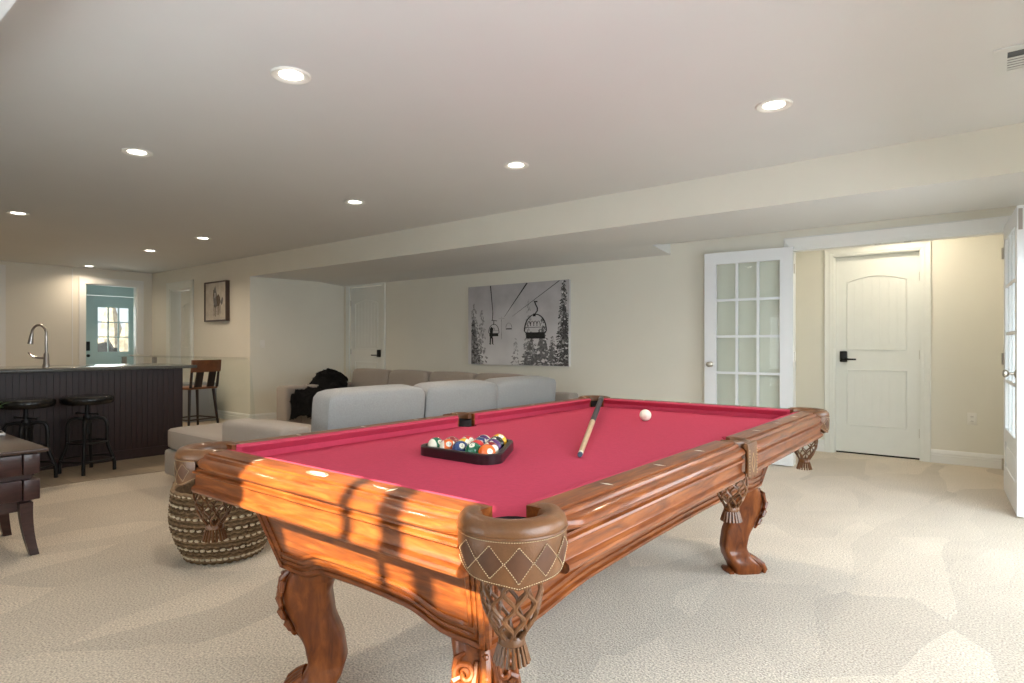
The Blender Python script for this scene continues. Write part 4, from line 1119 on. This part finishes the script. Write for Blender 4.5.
def make_stool(x, y, label):
    t = thing('bar_stool', label, 'stool', (x, y, .006), .35, 'black metal bar stools at the bar')
    mb = MB(); mb.lathe([(.02, .612), (.17, .612), (.195, .620), (.207, .638), (.207, .664), (.200, .680), (.175, .689), (.10, .683), (.02, .680)], n=36); mb.build('seat', M['blackseat'], t)
    mb = MB(); mb.tube([(0, 0, .34), (0, 0, .628)], .017, 12); mb.lathe([(.03, .44), (.034, .45), (.034, .50), (.03, .515)], n=16); mb.build('post', M['black'], t)
    mb = MB(); mb.tube([(-.13, 0, .525), (.13, 0, .525)], .006, 8); mb.ball((.13, 0, .525), .013, n=10); mb.ball((-.13, 0, .525), .013, n=10); mb.build('height_lever', M['black'], t)
    for k in range(4):
        an = pi / 4 + k * pi / 2; ca, sa = cos(an), sin(an)
        pts = [(r * ca, r * sa, z) for r, z in ((.02, .475), (.08, .485), (.125, .475), (.145, .445), (.15, .40), (.15, .27), (.157, .23), (.200, .10), (.206, .07), (.207, 0))]
        mb = MB(); mb.tube(pts, .0155, 10); mb.build('leg', M['black'], t)
    for (r, z) in ((.150, .27), (.197, .115)):
        mb = MB(); mb.tube([(r * cos(2 * pi * q / 40), r * sin(2 * pi * q / 40), z) for q in range(40)], .009, 8, closed=True); mb.build('foot_ring', M['black'], t)
    return t
s1 = make_stool(-6.44, 1.955, 'black metal bar stool with round seat, nearest the free end of the bar')
for (y, lb) in ((1.510, 'second black bar stool from the free end of the bar, partly behind the side table'),
                (1.065, 'black bar stool cut by the left edge of the photo')):
    c = copy_tree(s1); c.location = (-6.45, y, .006); c['label'] = lb

# ---- bent glass bar table by the far wall, counter chair, grey bin, things on it
t = thing('glass_table', 'clear bent-glass bar table against the wall beyond the bar', 'table', (-9.6, 4.25, .006))
mb = MB(); pr = [(-2.0, .965)] + [(1.02, .965)]
R = .20
for i in range(1, 11): a_ = pi / 2 * (1 - i / 10); pr.append((1.02 + R * cos(a_), .765 + R * sin(a_)))
pr.append((1.30, .30)); pr.append((1.34, 0))
inn = [(x - (.012 if k > 1 else 0), z - .012 if z > .02 else z) for k, (x, z) in enumerate(pr)]
rings = [[(x, y0, z) for x, z in pr] + [(x, y0, z) for x, z in reversed(inn)] for y0 in (-.30, .32)]
mb.loft(rings); mb.build('glass_top', M['glass'], t)
mb = MB(); mb.box(-1.95, -1.89, -.25, -.19, 0, .952); mb.box(-1.95, -1.89, .22, .28, 0, .952); mb.build('leg', M['steel'], t, 0)
def counter_chair(x, y, rz, label):
    t = thing('counter_chair', label, 'chair', (x, y, .006), rz)
    mb = MB(); mb.rbox(-.21, .21, -.20, .20, .575, .605, .012); mb.build('seat', M['chairwood'], t)
    mb = MB(); rings = []
    for i in range(9):
        u = -1 + 2 * i / 8; y0 = .235 + .03 * (1 - u * u); rings.append([(u * .21, y0, .80), (u * .21, y0 + .02, .80), (u * .21, y0 + .035, .955), (u * .21, y0 + .015, .955)])
    mb.loft(rings); mb.build('backrest', M['chairwood'], t)
    for u in (-.09, .09):
        mb = MB(); mb.loft([[(u - .05, .20, .605), (u + .05, .20, .605), (u + .05, .215, .605), (u - .05, .215, .605)], [(u - .05, .25, .81), (u + .05, .25, .81), (u + .05, .265, .81), (u - .05, .265, .81)]]); mb.build('back_slat', M['chairblack'], t)
    for sx in (-1, 1):
        mb = MB(); mb.tube([(sx * .19, .205, .60), (sx * .195, .255, .955)], [.018, .014], 8); mb.build('back_post', M['chairblack'], t)
        for sy in (-1, 1):
            mb = MB(); mb.tube([(sx * .17, sy * .16, .585), (sx * .22, sy * .21, 0)], [.020, .014], 8); mb.build('leg', M['chairblack'], t)
    mb = MB()
    for sx in (-1, 1): mb.tube([(sx * .203, -.193, .19), (sx * .203, .193, .19)], .010, 6)
    for sy in (-1, 1): mb.tube([(-.205, sy * .195, .19), (.205, sy * .195, .19)], .010, 6)
    mb.build('stretcher', M['chairblack'], t)
    return t
counter_chair(-8.23, 3.69, radians(-78), 'brown wooden counter chair with dark legs beyond the end of the bar')
mb = MB(); mb.rbox(-9.75, -9.30, 4.10, 4.52, .006, .585, .015); tag(mb.build('storage_bin', M['greybox']), 'grey box-shaped bin standing behind the counter chair', 'bin')
t = thing('folded_papers', 'pale stack of papers at the left end of the glass table', 'papers', (-11.35, 4.2, .973))
for k in range(3):
    mb = MB(); mb.box(-.16, .14, -.09, .1, k * .006, k * .006 + .005, T=Matrix.Rotation(k * .2, 4, 'Z')); mb.build('sheet', M['plastic'], t, 0)

# ------------------------------------------------------------------ camera & view
cd = bpy.data.cameras.new('Camera'); cam = bpy.data.objects.new('Camera', cd); COL.objects.link(cam)
cd.sensor_width = 36; cd.sensor_fit = 'HORIZONTAL'; cd.lens = 610. / 1024 * 36; cd.shift_y = 3.9 / 1024; cd.clip_start = .05
cam.location = (0, 0, 1.148); cam.rotation_euler = (radians(90), 0, .668)
SC.camera = cam
vs_ = SC.view_settings; vs_.view_transform = 'Standard'; vs_.look = 'None'; vs_.gamma = 1; vs_.exposure = -.14; vs_.use_curve_mapping = False
cy_ = SC.cycles
cy_.use_denoising = True; cy_.max_bounces = 10; cy_.diffuse_bounces = 6; cy_.glossy_bounces = 4; cy_.transmission_bounces = 8
cy_.transparent_max_bounces = 24
cy_.sample_clamp_indirect = 6; cy_.caustics_reflective = False; cy_.caustics_refractive = False
